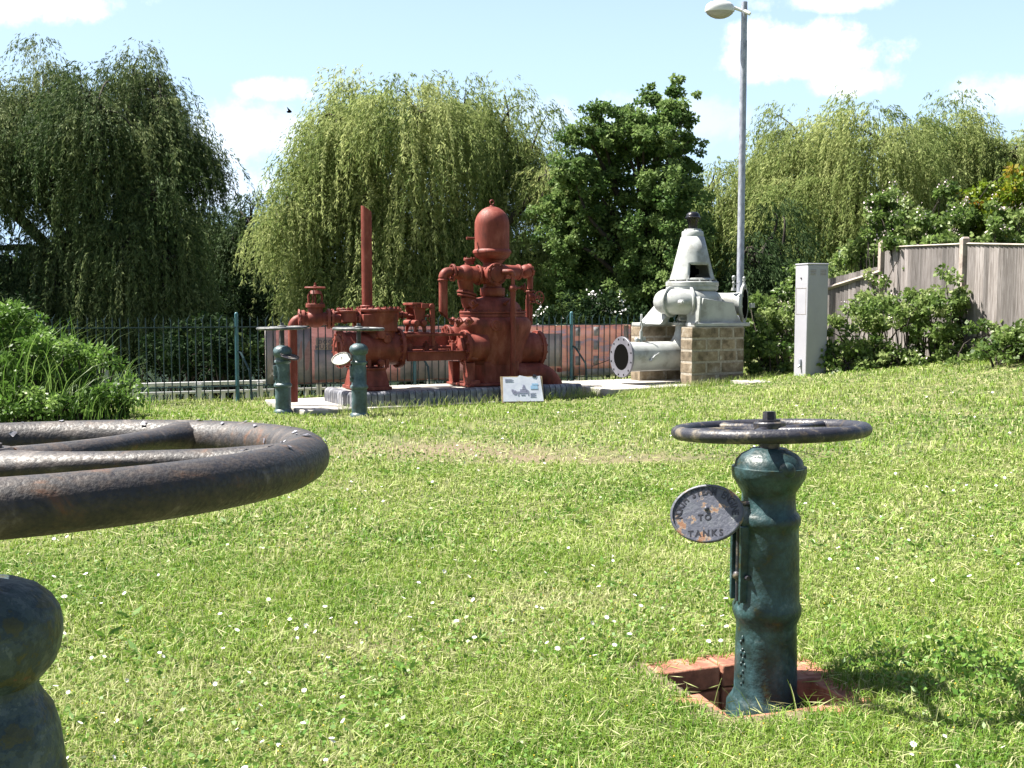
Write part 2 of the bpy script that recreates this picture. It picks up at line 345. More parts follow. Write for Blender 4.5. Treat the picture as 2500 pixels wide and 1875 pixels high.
def willow(name, label, Y, lobes, seed, m='willow', base_px=None, ground=-.9, dens=1.0, thick=1.0, tone0=.35, depth=1.0, group=None, sep_=.0):
    rng = np.random.default_rng(seed); VV = []; QQ = []; TT = []; off = 0; mb = MB()
    bx = base_px if base_px is not None else lobes[0][0]
    B = at(bx, 800, Y); base = np.array([B.x, Y, ground])
    root = empty(name, (B.x, Y, ground), 0, label=label, cat='tree', group=group)
    tops = [at(l[0], l[1], Y).z for l in lobes]
    crotch = base+np.array([rng.normal()*.3, 0, max(2.0, (max(tops)-ground)*.38)])
    limb_mesh(mb, base, crotch, .34*thick, .26*thick, rng, k=6, wob=.05)
    for lb in lobes:
        px, vt, vs, hw = lb[:4]; hw = hw-min(42, hw*.35); vt = vt+14; dy = lb[4] if len(lb) > 4 else rng.uniform(-1.2, 1.2)*depth; dn = lb[5] if len(lb) > 5 else 1
        yy = Y+dy; T = at(px, vt, yy); zs = at(px, vs, yy).z; W_ = hw/F*yy
        c = np.array([T.x, yy, 0.]); H = min(T.z-zs, W_*1.1)
        end = np.array([T.x, yy, T.z-H*.55]); limb_mesh(mb, crotch, end, .15*thick, .03, rng, sag=.3*thick, k=9)
        nt_ = max(10, int(20*W_*W_*dn*dens)+10)
        ang = rng.uniform(0, 2*np.pi, nt_); rho = np.sqrt(rng.uniform(0, 1, nt_)); sc = rng.choice([1, .9, .72, .5], nt_, p=[.5, .2, .18, .12])
        bump_ = 1+.16*np.sin(ang*3+rng.uniform(0, 6))+.1*np.sin(ang*7+rng.uniform(0, 6))+rng.normal(size=nt_)*.15
        P = np.stack([c[0]+W_*rho*np.cos(ang)*sc*bump_, c[1]+W_*.95*rho*np.sin(ang)*sc, T.z-H*(1-np.sqrt(np.clip(1-rho**2*.97, 0, 1))*sc)], 1)
        P[:, 2] += rng.normal(size=nt_)*.38-.2
        for i in rng.choice(nt_, min(nt_, 14), False): limb_mesh(mb, end+rng.normal(size=3)*.1, P[i]-[0, 0, .12], .03, .007, rng, sag=.15, k=5)
        ns = 34
        ts = np.repeat(rng.uniform(.10, .26, nt_), ns)[:, None]; S = np.repeat(P, ns, 0)+rng.normal(size=(nt_*ns, 3))*[1, 1, .6]*ts
        outd = S-c; outd[:, 2] = 0; outd /= np.linalg.norm(outd, axis=1, keepdims=True)+1e-6
        outd += rng.normal(size=outd.shape)*[.5, .5, 0]
        tl = np.repeat(rng.uniform(.5, 2.1, nt_), ns)*rng.uniform(.35, 1.15, nt_*ns)
        tt = np.repeat(np.clip(rng.normal(tone0, .2, nt_), 0, 1), ns)
        tl = np.minimum(tl, np.maximum(S[:, 2]-zs, .4)+rng.uniform(-.2, .3, len(tl)))
        tl = np.maximum(tl, .35)
        nl = np.maximum((tl*42).astype(int), 10); idx = np.repeat(np.arange(len(S)), nl)
        s = rng.uniform(0, 1, len(idx))*tl[idx]
        arch = .38*(1-np.exp(-s/.35)); o = outd[idx]*arch[:, None]
        Pt = S[idx]+o; Pt[:, 2] += .22*np.sin(np.clip(s/.35, 0, 1)*np.pi)*.6-s+.0
        sway = np.repeat(rng.normal(size=(len(S), 2))*.06, nl, 0); Pt[:, :2] += sway*s[:, None]; Pt += rng.normal(size=Pt.shape)*.012
        D = rng.normal(size=Pt.shape)*.42; D[:, 2] -= .9; D += outd[idx]*np.exp(-s/.4)[:, None]*.8
        n = len(Pt); Ls = rng.uniform(.06, .115, n)*(Y/22)**.5; Ws = Ls*rng.uniform(.17, .26, n)
        V, Q = leaves(Pt, D, Ls, Ws, rng); VV.append(V); QQ.append(Q+off); off += len(V)
        TT.append(np.clip(tt[idx]+rng.normal(size=n)*.17, 0, 1))
        # strand stems: thin
    o = np_mesh('crown', np.concatenate(VV)-np.array(root.location), np.concatenate(QQ), None, m, np.concatenate(TT), None, root)
    t = mb; t.v = [v-Vector(root.location) for v in t.v]; t.build('trunk', 'bark', root, smooth=60)
    return root
def leafy(name, label, blobs, seed, m, cat='bush', leaf=(.05, .08), wl=.7, per=900, ground=None, stems=True, tone=.45, flowers=0, fl_m='petal', fsize=.02, group=None, part='foliage', flow_up=.3, fl_n=6, stem_r=.012, zmin=None):
    """blobs: (x,y,z, rx,ry,rz) world ellipsoids filled with leaf clumps"""
    rng = np.random.default_rng(seed); VV = []; QQ = []; TT = []; off = 0; mb = MB(); fb = [], []; foff = 0
    x0, y0 = blobs[0][0], blobs[0][1]; g0 = ground if ground is not None else 0
    root = empty(name, (x0, y0, g0), 0, label=label, cat=cat, group=group)
    FV = []; FQ = []; FT = []
    for b in blobs:
        c = np.array(b[:3]); r = np.array(b[3:6]); dn = b[6] if len(b) > 6 else 1
        area = (r[0]*r[1]+r[1]*r[2]+r[0]*r[2])/3*4*np.pi
        nc = max(8, int(area*14*dn)); d = rng.normal(size=(nc, 3)); d /= np.linalg.norm(d, axis=1, keepdims=True)
        rad = rng.uniform(.25, 1, nc)**.45*(1+rng.normal(size=nc)*(.3 if cat == 'tree' else .12)); C = c+d*r*rad[:, None]
        cr = rng.uniform(.10, .24, nc)*min(1.4, max(.5, r.mean()))
        nl = max(10, int(per/14)); idx = np.repeat(np.arange(nc), nl)
        q = rng.normal(size=(len(idx), 3)); q /= np.linalg.norm(q, axis=1, keepdims=True)+1e-9
        Pt = C[idx]+q*(rng.uniform(0, 1, len(idx))**.5*cr[idx])[:, None]*[1.15, 1.15, .8]
        D = q*.6+rng.normal(size=q.shape)*.5; D[:, 2] += .05-.25
        k = Pt[:, 2] > (zmin if zmin is not None else g0+.01); Pt = Pt[k]; D = D[k]; idx = idx[k]
        n = len(Pt); Ls = rng.uniform(leaf[0], leaf[1], n); V, Q = leaves(Pt, D, Ls, Ls*wl*rng.uniform(.8, 1.2, n), rng)
        VV.append(V); QQ.append(Q+off); off += len(V); ct = np.clip(rng.normal(tone, .18, nc), 0, 1); TT.append(np.clip(ct[idx]+rng.normal(size=n)*.14, 0, 1))
        if stems:
            for i in rng.choice(nc, min(nc, 10), False):
                limb_mesh(mb, (c[0]+rng.normal()*.25*r[0], c[1]+rng.normal()*.2*r[1], g0-.02), C[i], stem_r*1.3, stem_r*.35, rng, sag=.1, k=6)
        if flowers:
            nf = int(area*flowers); kk = rng.choice(nc, nf, True); kk = kk[(d[kk, 2] > -.1) & (d[kk, 1] < .4)]
            for i in kk:
                fc = C[i]+d[i]*cr[i]*.9+[0, 0, flow_up*.05]; nn = rng.integers(fl_n//2+1, fl_n+2)
                p = fc+rng.normal(size=(nn, 3))*fsize*1.6; dd = rng.normal(size=(nn, 3)); dd[:, 2] += .4
                V, Q = leaves(p, dd, np.full(nn, fsize*1.5), np.full(nn, fsize*1.4), rng); FV.append(V); FQ.append(Q+foff); foff += len(V); FT.append(np.full(nn, .5))
    loc = np.array(root.location)
    np_mesh(part, np.concatenate(VV)-loc, np.concatenate(QQ), None, m, np.concatenate(TT), None, root)
    if stems: mb.v = [v-Vector(root.location) for v in mb.v]; mb.build('stem' if cat != 'tree' else 'branches', 'bark', root, smooth=60)
    if FV: np_mesh('blossom', np.concatenate(FV)-loc, np.concatenate(FQ), None, fl_m, np.concatenate(FT), None, root)
    return root

# ------------------------------------------------------------------ ground
def sm(a, b, x): t = np.clip((x-a)/(b-a), 0, 1); return t*t*(3-2*t)
def yf(x): return 13.5+(x+4.1)*.4045
PIT = (.765, 3.325, R(20), .205)     # centre x, y, rotation, half size of the hole
def gz(x, y):
    x = np.asarray(x, float); y = np.asarray(y, float)
    xp = np.clip(x, 0, 9)
    z = (.04+.03*xp+.009*xp*xp)*sm(4.5, 13, y)
    z = z+.012*np.sin(x*2.1+y*1.3)*np.sin(y*1.7-x*.6)+.008*np.sin(x*5.3+1)*np.sin(y*4.1)
    e = y-yf(x); side = 1-sm(2.7, 4.2, x)
    z = z*(1-sm(.2, .7, e)*side)+(-.42)*sm(.2, .7, e)*side-.8*sm(2.6, 3.4, e)*side
    z = z+.1*sm(14, 30, e)*side-.055*sm(10.5, 13, y)*(1-sm(-1.6, -.4, x))*(1-sm(.2, .7, e))
    return z
def pnoise(x, y, s, ph): return np.sin(x*s+ph)*np.sin(y*s*1.13+ph*2)+.6*np.sin(x*s*2.3+y*s*.7+ph)*np.sin(y*s*1.9-x*s+ph)
def bareness(x, y):
    w_ = .25*pnoise(x, y, 4.1, .4)
    b = 1.1*np.exp(-(((x+.55)/1.15)**2+((y-8.7)/.62)**2)**1.2)*(1+w_)+.8*np.exp(-(((x-.9)/.75)**2+((y-8.15)/.25)**2))
    b = b+.55*np.clip(pnoise(x, y, 2.6, 1.3)-.62, 0, 1)*(y < 9)+.5*np.exp(-(((x+.55)/.3)**2+((y-3.75)/.22)**2))+.4*np.exp(-(((x-.1)/.5)**2+((y-4.3)/.12)**2))
    return np.clip(b*.8, 0, 1)
def in_pit(x, y, h=None):
    cx, cy, a, hh = PIT; h = hh if h is None else h
    dx, dy = x-cx, y-cy; u = dx*math.cos(a)+dy*math.sin(a); v = -dx*math.sin(a)+dy*math.cos(a)
    return (np.abs(u) < h) & (np.abs(v) < h)
xs = np.unique(np.concatenate([np.linspace(-400, -14, 14), np.linspace(-14, 14, 113), np.linspace(.3, 1.4, 90), np.linspace(14, 400, 14)]))
ys = np.unique(np.concatenate([np.linspace(-60, 0, 12), np.linspace(0, 26, 150), np.linspace(2.75, 3.85, 90), np.linspace(26, 60, 18), np.linspace(60, 900, 18)]))
X, Yg = np.meshgrid(xs, ys, indexing='ij'); Z = gz(X, Yg); Z = np.where(in_pit(X, Yg, PIT[3]+.012), Z-.30, Z)
nx, ny = X.shape; idx = np.arange(nx*ny).reshape(nx, ny)
Q = np.stack([idx[:-1, :-1], idx[1:, :-1], idx[1:, 1:], idx[:-1, 1:]], -1).reshape(-1, 4)
def ground_mat():
    m = noise_mat('lawn_soil_and_thatch', [(.045, .06, .016), (.10, .12, .035), (.16, .15, .065)], 7, .95, .8, 50, bdist=.02)
    return m
M['ground'] = ground_mat()
def add_soil(m):
    t = m.node_tree; n = t.nodes; l = t.links; b = n['Principled BSDF']; src = b.inputs['Base Color'].links[0].from_socket
    a = n.new('ShaderNodeAttribute'); a.attribute_name = 'tone'; mx = n.new('ShaderNodeMix'); mx.data_type = 'RGBA'
    no = n.new('ShaderNodeTexNoise'); no.inputs['Scale'].default_value = 25; r = n.new('ShaderNodeValToRGB'); l.new(no.outputs[0], r.inputs[0])
    r.color_ramp.elements[0].position = .4; r.color_ramp.elements[0].color = (.07, .05, .032, 1); r.color_ramp.elements[1].position = .6; r.color_ramp.elements[1].color = (.15, .115, .07, 1)
    l.new(a.outputs['Fac'], mx.inputs[0]); l.new(src, mx.inputs[6]); l.new(r.outputs[0], mx.inputs[7]); l.new(mx.outputs[2], b.inputs['Base Color'])
add_soil(M['ground'])
g = np_mesh('ground', np.stack([X, Yg, Z], -1).reshape(-1, 3), Q, None, 'ground', np.maximum(bareness((X[:-1, :-1]+X[1:, 1:])/2, (Yg[:-1, :-1]+Yg[1:, 1:])/2), in_pit(X[:-1, :-1], Yg[:-1, :-1], .33)*.9).reshape(-1))
g.data.polygons.foreach_set('use_smooth', [True]*len(Q)); g['kind'] = 'structure'
mb = MB(); mb.add([(-60, 15.4, -.85), (2.6, 18.0, -.85), (2.6, 44, -.85), (-60, 44, -.85)], [(0, 1, 2, 3)]); o = mb.build('water', 'water'); o['kind'] = 'structure'

# ------------------------------------------------------------------ lawn
def lawn():
    rng = np.random.default_rng(3); V1 = []; Q1 = []; T1 = []; tq = []; tt = []; off = 0
    def patch_noise(x, y, s, ph): return np.sin(x*s+ph)*np.sin(y*s*1.13+ph*2)+.6*np.sin(x*s*2.3+y*s*.7+ph)*np.sin(y*s*1.9-x*s+ph)
    for (y0, y1, n, hmin, hmax, wd) in [(2.35, 3.4, 110000, .012, .048, .0032), (3.4, 5.2, 130000, .012, .045, .0042), (5.2, 8, 110000, .015, .045, .0062), (8, 17.5, 125000, .022, .055, .009)]:
        y = y0+(y1-y0)*rng.uniform(0, 1, n)**(.9); half = .5*y*1.12+.45; x = rng.uniform(-1, 1, n)*half
        # clumping
        k = int(n*.5); ci = rng.integers(0, n, k); x[:k] = x[ci]+rng.normal(size=k)*.012*(y[ci]**.5); y[:k] = y[ci]+rng.normal(size=k)*.012*(y[ci]**.5)
        keep = (y < yf(x)+.35) | (x > 2.6)
        keep &= ~in_pit(x, y, PIT[3]+.015)
        jx = x+.035*np.sin(y*60)+rng.normal(size=len(x))*.015; jy = y+.03*np.sin(x*55)+rng.normal(size=len(x))*.015; keep &= ~(in_pit(jx, jy, PIT[3]+.085) & (rng.uniform(0, 1, len(x)) < .95-.3*(x > .98)))
        # slabs
        for (ox, oy, u0, u1, w0, w1) in SLABS:
            u = (x-ox)*UX+(y-oy)*UY; w_ = -(x-ox)*UY+(y-oy)*UX; keep &= ~((u > u0) & (u < u1) & (w_ > w0) & (w_ < w1))
        bare = bareness(x, y)
        keep &= rng.uniform(0, 1, len(x)) > bare*.75
        x, y = x[keep], y[keep]; n = len(x); bare = bare[keep]; z = gz(x, y)
        tall = (patch_noise(x, y, 2.4, .5) > .75) | (rng.uniform(0, 1, n) < .02)
        h = rng.uniform(hmin, hmax, n)*(1+.25*patch_noise(x, y, 1.7, 2.2))*(1-.4*np.clip(bare, 0, 1)); h = np.where(tall, h*1.35, h); h = np.maximum(h, .012)
        a = rng.uniform(0, 2*np.pi, n); lean = rng.uniform(.15, 1.25, n)*h; dx, dy = np.cos(a)*lean, np.sin(a)*lean
        b = a+np.pi/2+rng.normal(size=n)*.5; w2 = wd*rng.uniform(.6, 1.3, n)/2; sx, sy = np.cos(b)*w2, np.sin(b)*w2
        V = np.empty((n, 5, 3)); V[:, 0] = np.stack([x-sx, y-sy, z-.004], 1); V[:, 1] = np.stack([x+sx, y+sy, z-.004], 1)
        mx, my, mz = x+dx*.4, y+dy*.4, z+h*.62
        V[:, 2] = np.stack([mx+sx*.9, my+sy*.9, mz], 1); V[:, 3] = np.stack([mx-sx*.9, my-sy*.9, mz], 1); V[:, 4] = np.stack([x+dx, y+dy, z+h*rng.uniform(.55, 1, n)], 1)
        base = off+np.arange(n)[:, None]*5; V1.append(V.reshape(-1, 3)); Q1.append(base+np.array([0, 1, 2, 3])); T1.append(base+np.array([3, 2, 4])); off += n*5
        t = .36+.15*patch_noise(x, y, 1.3, .2)+.14*patch_noise(x, y, 5, 1)+rng.normal(size=n)*.18+bare*.4; dry = rng.uniform(0, 1, n) < .10+.22*np.clip(patch_noise(x, y, 1.9, 4), 0, 1)+.4*bare; t = np.where(dry, rng.uniform(.75, 1, n), t); t = np.clip(t, 0, 1)
        tq.append(t); tt.append(t)
        # lying clippings, dry
        nc = n//6; i = rng.integers(0, n, nc); P = np.stack([x[i]+rng.normal(size=nc)*.05, y[i]+rng.normal(size=nc)*.05, z[i]+h[i]*rng.uniform(.15, .7, nc)], 1)
        D = rng.normal(size=(nc, 3))*[1, 1, .18]; Ls = rng.uniform(.03, .09, nc)*(1 if y1 < 6 else 1.2); V, Qx = leaves(P, D, Ls, np.full(nc, wd*.9), rng)
        V1.append(V); Q1.append(Qx+off); off += len(V); tq.append(np.clip(rng.normal(.82, .15, nc), 0, 1))
    o = np_mesh('grass', np.concatenate(V1), np.concatenate(Q1), np.concatenate(T1), 'grass', np.concatenate(tq), np.concatenate(tt))
    tag(o, 'short mown sunlit grass with dry clippings covering the whole lawn', 'grass', kind='stuff')
    # clover and broad weeds
    n = 60000; y = 2.4+7.5*rng.uniform(0, 1, n)**1.5; x = rng.uniform(-1, 1, n)*(.5*y*1.12+.45); k = (patch_noise(x, y, 2.2, 3.3)+.4*rng.normal(size=n) > .1) & ~in_pit(x, y, PIT[3]+.13); x, y = x[k], y[k]; n = len(x)
    near = in_pit(x, y, .9)
    P = np.stack([x, y, gz(x, y)+rng.uniform(.008, .035, n)], 1); D = rng.normal(size=(n, 3))*[1, 1, .35]
    Ls = rng.uniform(.009, .02, n)*(1+y*.04); V, Qx = leaves(P, D, Ls, Ls*.8, rng)
    VV = [V]; QQ = [Qx]; TT = [np.clip(rng.normal(.5, .25, n), 0, 1)]; off = len(V)
    for k in range(70):   # rosettes of plantain and dandelion
        yy = 2.5+6*rng.uniform()**1.3; xx = rng.uniform(-1, 1)*(.48*yy); 
        if in_pit(xx, yy, .42): continue
        nn = rng.integers(5, 11); a = rng.uniform(0, 6.28, nn); P = np.stack([np.full(nn, xx), np.full(nn, yy), np.full(nn, float(gz(xx, yy))+.012)], 1)
        D = np.stack([np.cos(a), np.sin(a), rng.uniform(.1, .7, nn)], 1); Ls = rng.uniform(.03, .075, nn); V, Qx = leaves(P, D, Ls, Ls*rng.uniform(.22, .34, nn), rng)
        VV.append(V); QQ.append(Qx+off); off += len(V); TT.append(np.clip(rng.normal(.4, .2, nn), 0, 1))
    # looser weeds right of the brick pit
    n = 2600; x = rng.normal(1.45, .33, n); y = rng.normal(3.38, .2, n); k = ~in_pit(x, y, .33); x, y = x[k], y[k]; n = len(x)
    P = np.stack([x, y, gz(x, y)+rng.uniform(0, .1, n)*np.exp(-((x-1.45)/.4)**2)], 1); D = rng.normal(size=(n, 3)); Ls = rng.uniform(.012, .032, n); V, Qx = leaves(P, D, Ls, Ls*.5, rng)
    VV.append(V); QQ.append(Qx+off); off += len(V); TT.append(np.clip(rng.normal(.35, .25, n), 0, 1))
    o = np_mesh('clover_and_weeds', np.concatenate(VV), np.concatenate(QQ), None, 'clover', np.concatenate(TT)); tag(o, 'clover, plantain and weed leaves low in the lawn', 'weeds', kind='stuff')
    # long stray blades and seed stalks (near pit and along the plinths)
    V1 = []; Q1 = []; tq = []; off = 0
    def stalks(n, fx, fy, h0, h1, wd, t0):
        nonlocal off
        x = fx(n); y = fy(n, x); k = ~in_pit(x, y, PIT[3]+.02); x, y = x[k], y[k]; n = len(x); z = gz(x, y); h = rng.uniform(h0, h1, n); a = rng.uniform(0, 6.28, n); le = rng.uniform(.1, .7, n)*h; b = rng.uniform(0, 6.28, n)
        prev = None
        V = np.empty((n, 8, 3))
        for j, t in enumerate((0, .4, .75, 1)):
            px, py, pz = x+np.cos(a)*le*t**2, y+np.sin(a)*le*t**2, z+h*t*(1-.12*t); w2 = wd*(1-.75*t)/2
            V[:, j*2] = np.stack([px-np.cos(b)*w2, py-np.sin(b)*w2, pz], 1); V[:, j*2+1] = np.stack([px+np.cos(b)*w2, py+np.sin(b)*w2, pz], 1)
        base = off+np.arange(n)[:, None]*8; V1.append(V.reshape(-1, 3)); off += n*8
        t = np.clip(rng.normal(t0, .2, n), 0, 1)
        for j in range(3): Q1.append(base+np.array([j*2, j*2+1, j*2+3, j*2+2])); tq.append(t)
    stalks(420, lambda n: rng.uniform(-1.6, 1.7, n), lambda n, x: rng.uniform(2.4, 5, n), .05, .11, .0045, .35)
    stalks(60, lambda n: rng.uniform(.45, 1.3, n), lambda n, x: np.where(rng.uniform(0, 1, n) < .5, rng.uniform(2.85, 3.05, n), rng.uniform(3.6, 3.75, n)), .06, .15, .003, .7)
    stalks(900, lambda n: rng.uniform(-6, 2.6, n), lambda n, x: yf(x)-rng.uniform(-.3, 1.2, n)*rng.uniform(0, 1, n), .07, .17, .007, .6)
    for F0, u0, u1 in ((EN, -.2, 3.4), (WP, -1.3, 1.2)):
        n = 1000; u = rng.uniform(u0, u1, n); w_ = rng.uniform(-.32, -.1, n) if F0 is EN else rng.uniform(-.4, -.14, n); X_ = F0.o[0]+u*UX-w_*UY; Y_ = F0.o[1]+u*UY+w_*UX
        stalks(n, lambda n: X_, lambda n, x: Y_, .05, .16 if F0 is EN else .12, .007, .62)
    o = np_mesh('long_grass', np.concatenate(V1), np.concatenate(Q1), None, 'grass', np.concatenate(tq)); tag(o, 'scattered longer grass stalks along the plinths, pit and fence foot', 'grass', kind='stuff')
    # daisies
    mbp = MB(); mby = MB(); rnd = random.Random(5)
    for i in range(850):
        yy = 2.5+9*rnd.random()**1.7; xx = rnd.uniform(-1, 1)*(.5*yy+.2)
        if math.sin(xx*2.1+1)*math.sin(yy*1.7+xx) < -.05 or in_pit(xx, yy, .38): continue
        zz = float(gz(xx, yy))+rnd.uniform(.025, .05); r = rnd.uniform(.005, .008)*(1+.03*yy)
        Q_ = Matrix.Translation((xx, yy, zz)) @ Euler((rnd.gauss(0, .4), rnd.gauss(0, .4), rnd.uniform(0, 6))).to_matrix().to_4x4()
        nn = 9; vs = [(0, 0, 0)]
        for k in range(nn*2):
            a = math.pi*k/nn; rr = r*(1.25 if k % 2 else .8); vs.append((rr*math.cos(a), rr*math.sin(a), .0015))
        mbp.add(vs, [(0, 1+k, 1+(k+1) % (2*nn)) for k in range(2*nn)], Q_)
        mby.add([(.3*r*math.cos(a*1.05), .3*r*math.sin(a*1.05), .0022) for a in range(6)], [(0, 1, 2, 3, 4, 5)], Q_)
    for i in range(700):
        yy = 2.5+4*rnd.random()**1.3; xx = rnd.uniform(-1, 1)*(.5*yy+.2)
        if in_pit(xx, yy, .38): continue
        s_ = rnd.uniform(.0022, .0038); mby.box((0, 0, 0), (s_, s_, s_), Matrix.Translation((xx, yy, float(gz(xx, yy))+rnd.uniform(.02, .05))))
    o = mbp.build('daisies', 'petal', smooth=0); tag(o, 'white daisies scattered through the lawn', 'flowers', kind='stuff')
    o = mby.build('yellow_flowers', 'yellow', smooth=0); tag(o, 'tiny yellow flowers and daisy centres low in the lawn', 'flowers', kind='stuff')
SLABS = [(EN.o[0], EN.o[1], -.58, 3.58, -.13, 1.5), (WP.o[0], WP.o[1], -1.42, 1.15, -.13, 1.5)]
lawn()

# ------------------------------------------------------------------ brick pit
def brick_pit():
    cx, cy, a, h = PIT; root = empty('brick_pit_surround', (cx, cy, 0), a, label='square pit edged in orange red bricks around the nearest upright pillar', cat='brick surround')
    rnd = random.Random(2); z = float(gz(cx, cy))
    def br(c, d, rz=0, lbl=None):
        m = MB(); m.box((0, 0, 0), d); o = m.build('brick', 'brick', root, bevel=.006); o.location = c; o.rotation_euler = (rnd.gauss(0, .02), rnd.gauss(0, .02), rz+rnd.gauss(0, .02)); return o
    H = .075; t = .12; zz = z+.008-H/2
    for lay in range(3):
        zl = zz-lay*(H+.008)
        for s_ in (-1, 1):
            for k in range(2):
                o_ = (k-.5)*(h+.03)+(.0 if lay % 2 == 0 else .0)
                if not (lay == 0 and s_ == -1 and k == 1): br((s_*(h+t/2-.004), o_, zl), (t, h+.02, H))
                br((o_, s_*(h+t/2-.004), zl), (h+.02, t, H))
    br((h-.02, .09, zz+.003), (.12, .21, H+.004), .05)
    m = MB(); m.box((0, 0, z-.29), (2*h, 2*h, .02)); m.build('pit_floor', 'ground', root)
    return root
brick_pit()

# ------------------------------------------------------------------ valve pillars
def pillar_z(v, Y): return CAMZ-Y*math.tan(PITCH+math.atan((v-937.5)/F))
def spokes(mb, Rr, n=5, r0=.015, curve=.6, ph=0, flat=.75, hubr=.05):
    for i in range(n):
        a0 = 2*math.pi*i/n+ph; pts = []; rs = []
        for k in range(9):
            t = k/8; r = hubr*.6+(Rr-hubr*.6)*t; a = a0+curve*math.sin(t*math.pi*.5)**1.5*(1)
            pts.append((r*math.cos(a), r*math.sin(a), .006*math.sin(math.pi*t))); rs.append(r0*(1.25-.5*math.sin(math.pi*t)+.35*max(0, t-.8)*5))
        mb.tube(pts, rs, 10, flat=.62)
def hand_wheel(parent, loc, tilt, Rr, tr, m, n=5, ph=0, curve=.6, flat=.92, sr=.016, nut=.022, hub=1):
    q = MB(); q.torus(None, Rr, tr, 96, 16, flat); o = q.build('hand_wheel', m, parent, smooth=60); o.location = loc; o.rotation_euler = tilt
    q = MB(); spokes(q, Rr-tr*.05, n, sr, curve, ph); q.build('spokes', m, o, smooth=60)
    q = MB(); q.cyl((0, 0, -.02), (0, 0, .028), .05*Rr/.285, None, 28, ch=.004); q.cyl((0, 0, .027), (0, 0, .034), .034*Rr/.285, None, 24); q.cyl((0, 0, .033), (0, 0, .06), nut, nut*.92, 6); q.v = [v*hub for v in q.v]; q.build('hub', m, o)
    return o
def name_plate(parent, loc, normal, rx, ry, roll, m, lines, lm='letter', attach=None):
    n = Vector(normal).normalized(); up = Vector((0, 0, 1)); xx = up.cross(n).normalized(); yy = n.cross(xx)
    Rm = Matrix((xx, yy, n)).transposed().to_4x4() @ Matrix.Rotation(roll, 4, 'Z')
    q = MB(); q.lathe([(1.0*rx, -.008), (1.03*rx, -.004), (1.03*rx, .004), (1.0*rx, .007), (.955*rx, .007), (.945*rx, .001), (.6*rx, 0), (.01, 0)], 56, Matrix.Diagonal((1, ry/rx, 1, 1)))
    q.sphere((-.0*rx, .18*ry, .002), .008, 10, 6)
    o = q.build('name_plate', m, parent, smooth=50); o.matrix_local = Matrix.Translation(loc) @ Rm
    q = MB()
    if lines:
        s = lines[0]; tot = len(s); span = R(lines[3]); sz = lines[4]
        for i, ch in enumerate(s):
            if ch == ' ': continue
            a = math.pi/2+span/2-span*(i+.5)/tot; rr = .80
            p = (rr*rx*math.cos(a), rr*ry*math.sin(a)); tn = math.atan2(ry*math.cos(a)*-1, -rx*math.sin(a)*-1) if False else math.atan2(-ry*math.cos(a), rx*math.sin(a))
            g = glyph(ch); q.add(g[0], g[1], Matrix.Translation((p[0], p[1], .0)) @ Matrix.Rotation(tn, 4, 'Z') @ Matrix.Translation((0, -sz*.35, 0)) @ Matrix.Diagonal((sz*.78, sz, sz*1.1, 1)))
        text(q, lines[1], (-.06*rx, -.12*ry), sz*.85, Matrix.Identity(4), 1.0)
        text(q, lines[2], (-.05*rx, -.68*ry), sz*.9, Matrix.Identity(4), 1.0)
        q.build('lettering', lm, o, smooth=0)
    return o
def valve_pillar(label, x, y, z, prof, pm, wheel, wm, plate=None, hub=1, sr=.018, group='hand wheel valve pillars', spindle=None, slot=None, extras=True, lean=(0, 0)):
    root = empty('valve_pillar', (x, y, z), 0, label=label, cat='valve pillar', group=group)
    q = MB(); q.lathe(prof, 48); o = q.build('pillar', pm, root, smooth=40)
    o.rotation_euler = (lean[0], lean[1], 0)
    wz, R_, tr, tx, ty, ph, n, cv = wheel
    q = MB(); q.cyl((0, 0, prof[-1][1]-.03), (0, 0, wz), spindle or .03, None, 20); q.build('spindle', pm if not extras else 'wheel', root)
    hand_wheel(root, (0, 0, wz), (tx, ty, 0), R_, tr, wm, n, ph, cv, hub=hub, sr=sr)
    if slot:
        z0, z1, r = slot; q = MB(); M_ = Matrix.Rotation(R(198), 4, 'Z')
        q.box((r+.004, -.028, (z0+z1)/2), (.03, .014, z1-z0), M_); q.box((r+.004, .028, (z0+z1)/2), (.03, .014, z1-z0), M_); q.build('indicator_guide', pm, root, bevel=.003)
        q = MB(); q.cyl(M_ @ Vector((r+.008, 0, z0)), M_ @ Vector((r+.008, 0, z1+.03)), .008, None, 10); q.cyl(M_ @ Vector((r+.0, -.05, (z0+z1)/2-.04)), M_ @ Vector((r+.0, .05, (z0+z1)/2-.04)), .008, None, 8)
        q.sphere(M_ @ Vector((r+.012, 0, (z0+z1)/2-.04)), .014, 10, 8); q.build('indicator_rod', 'wheel', root)
    if plate:
        po = name_plate(root, *plate)
        q = MB(); L_ = Vector(plate[0]); e = Vector((L_.x*.25, L_.y*.35, L_.z+.02)); q.tube([L_+Vector((0, .012, 0))+(e-L_)*.25, L_+(e-L_)*.55+Vector((0, .012, .01)), e], .009, 8); q.build('plate_bracket', wm, root)
    return root
Yp = 3.384; mp = Yp/F*1.004; zr = -.20
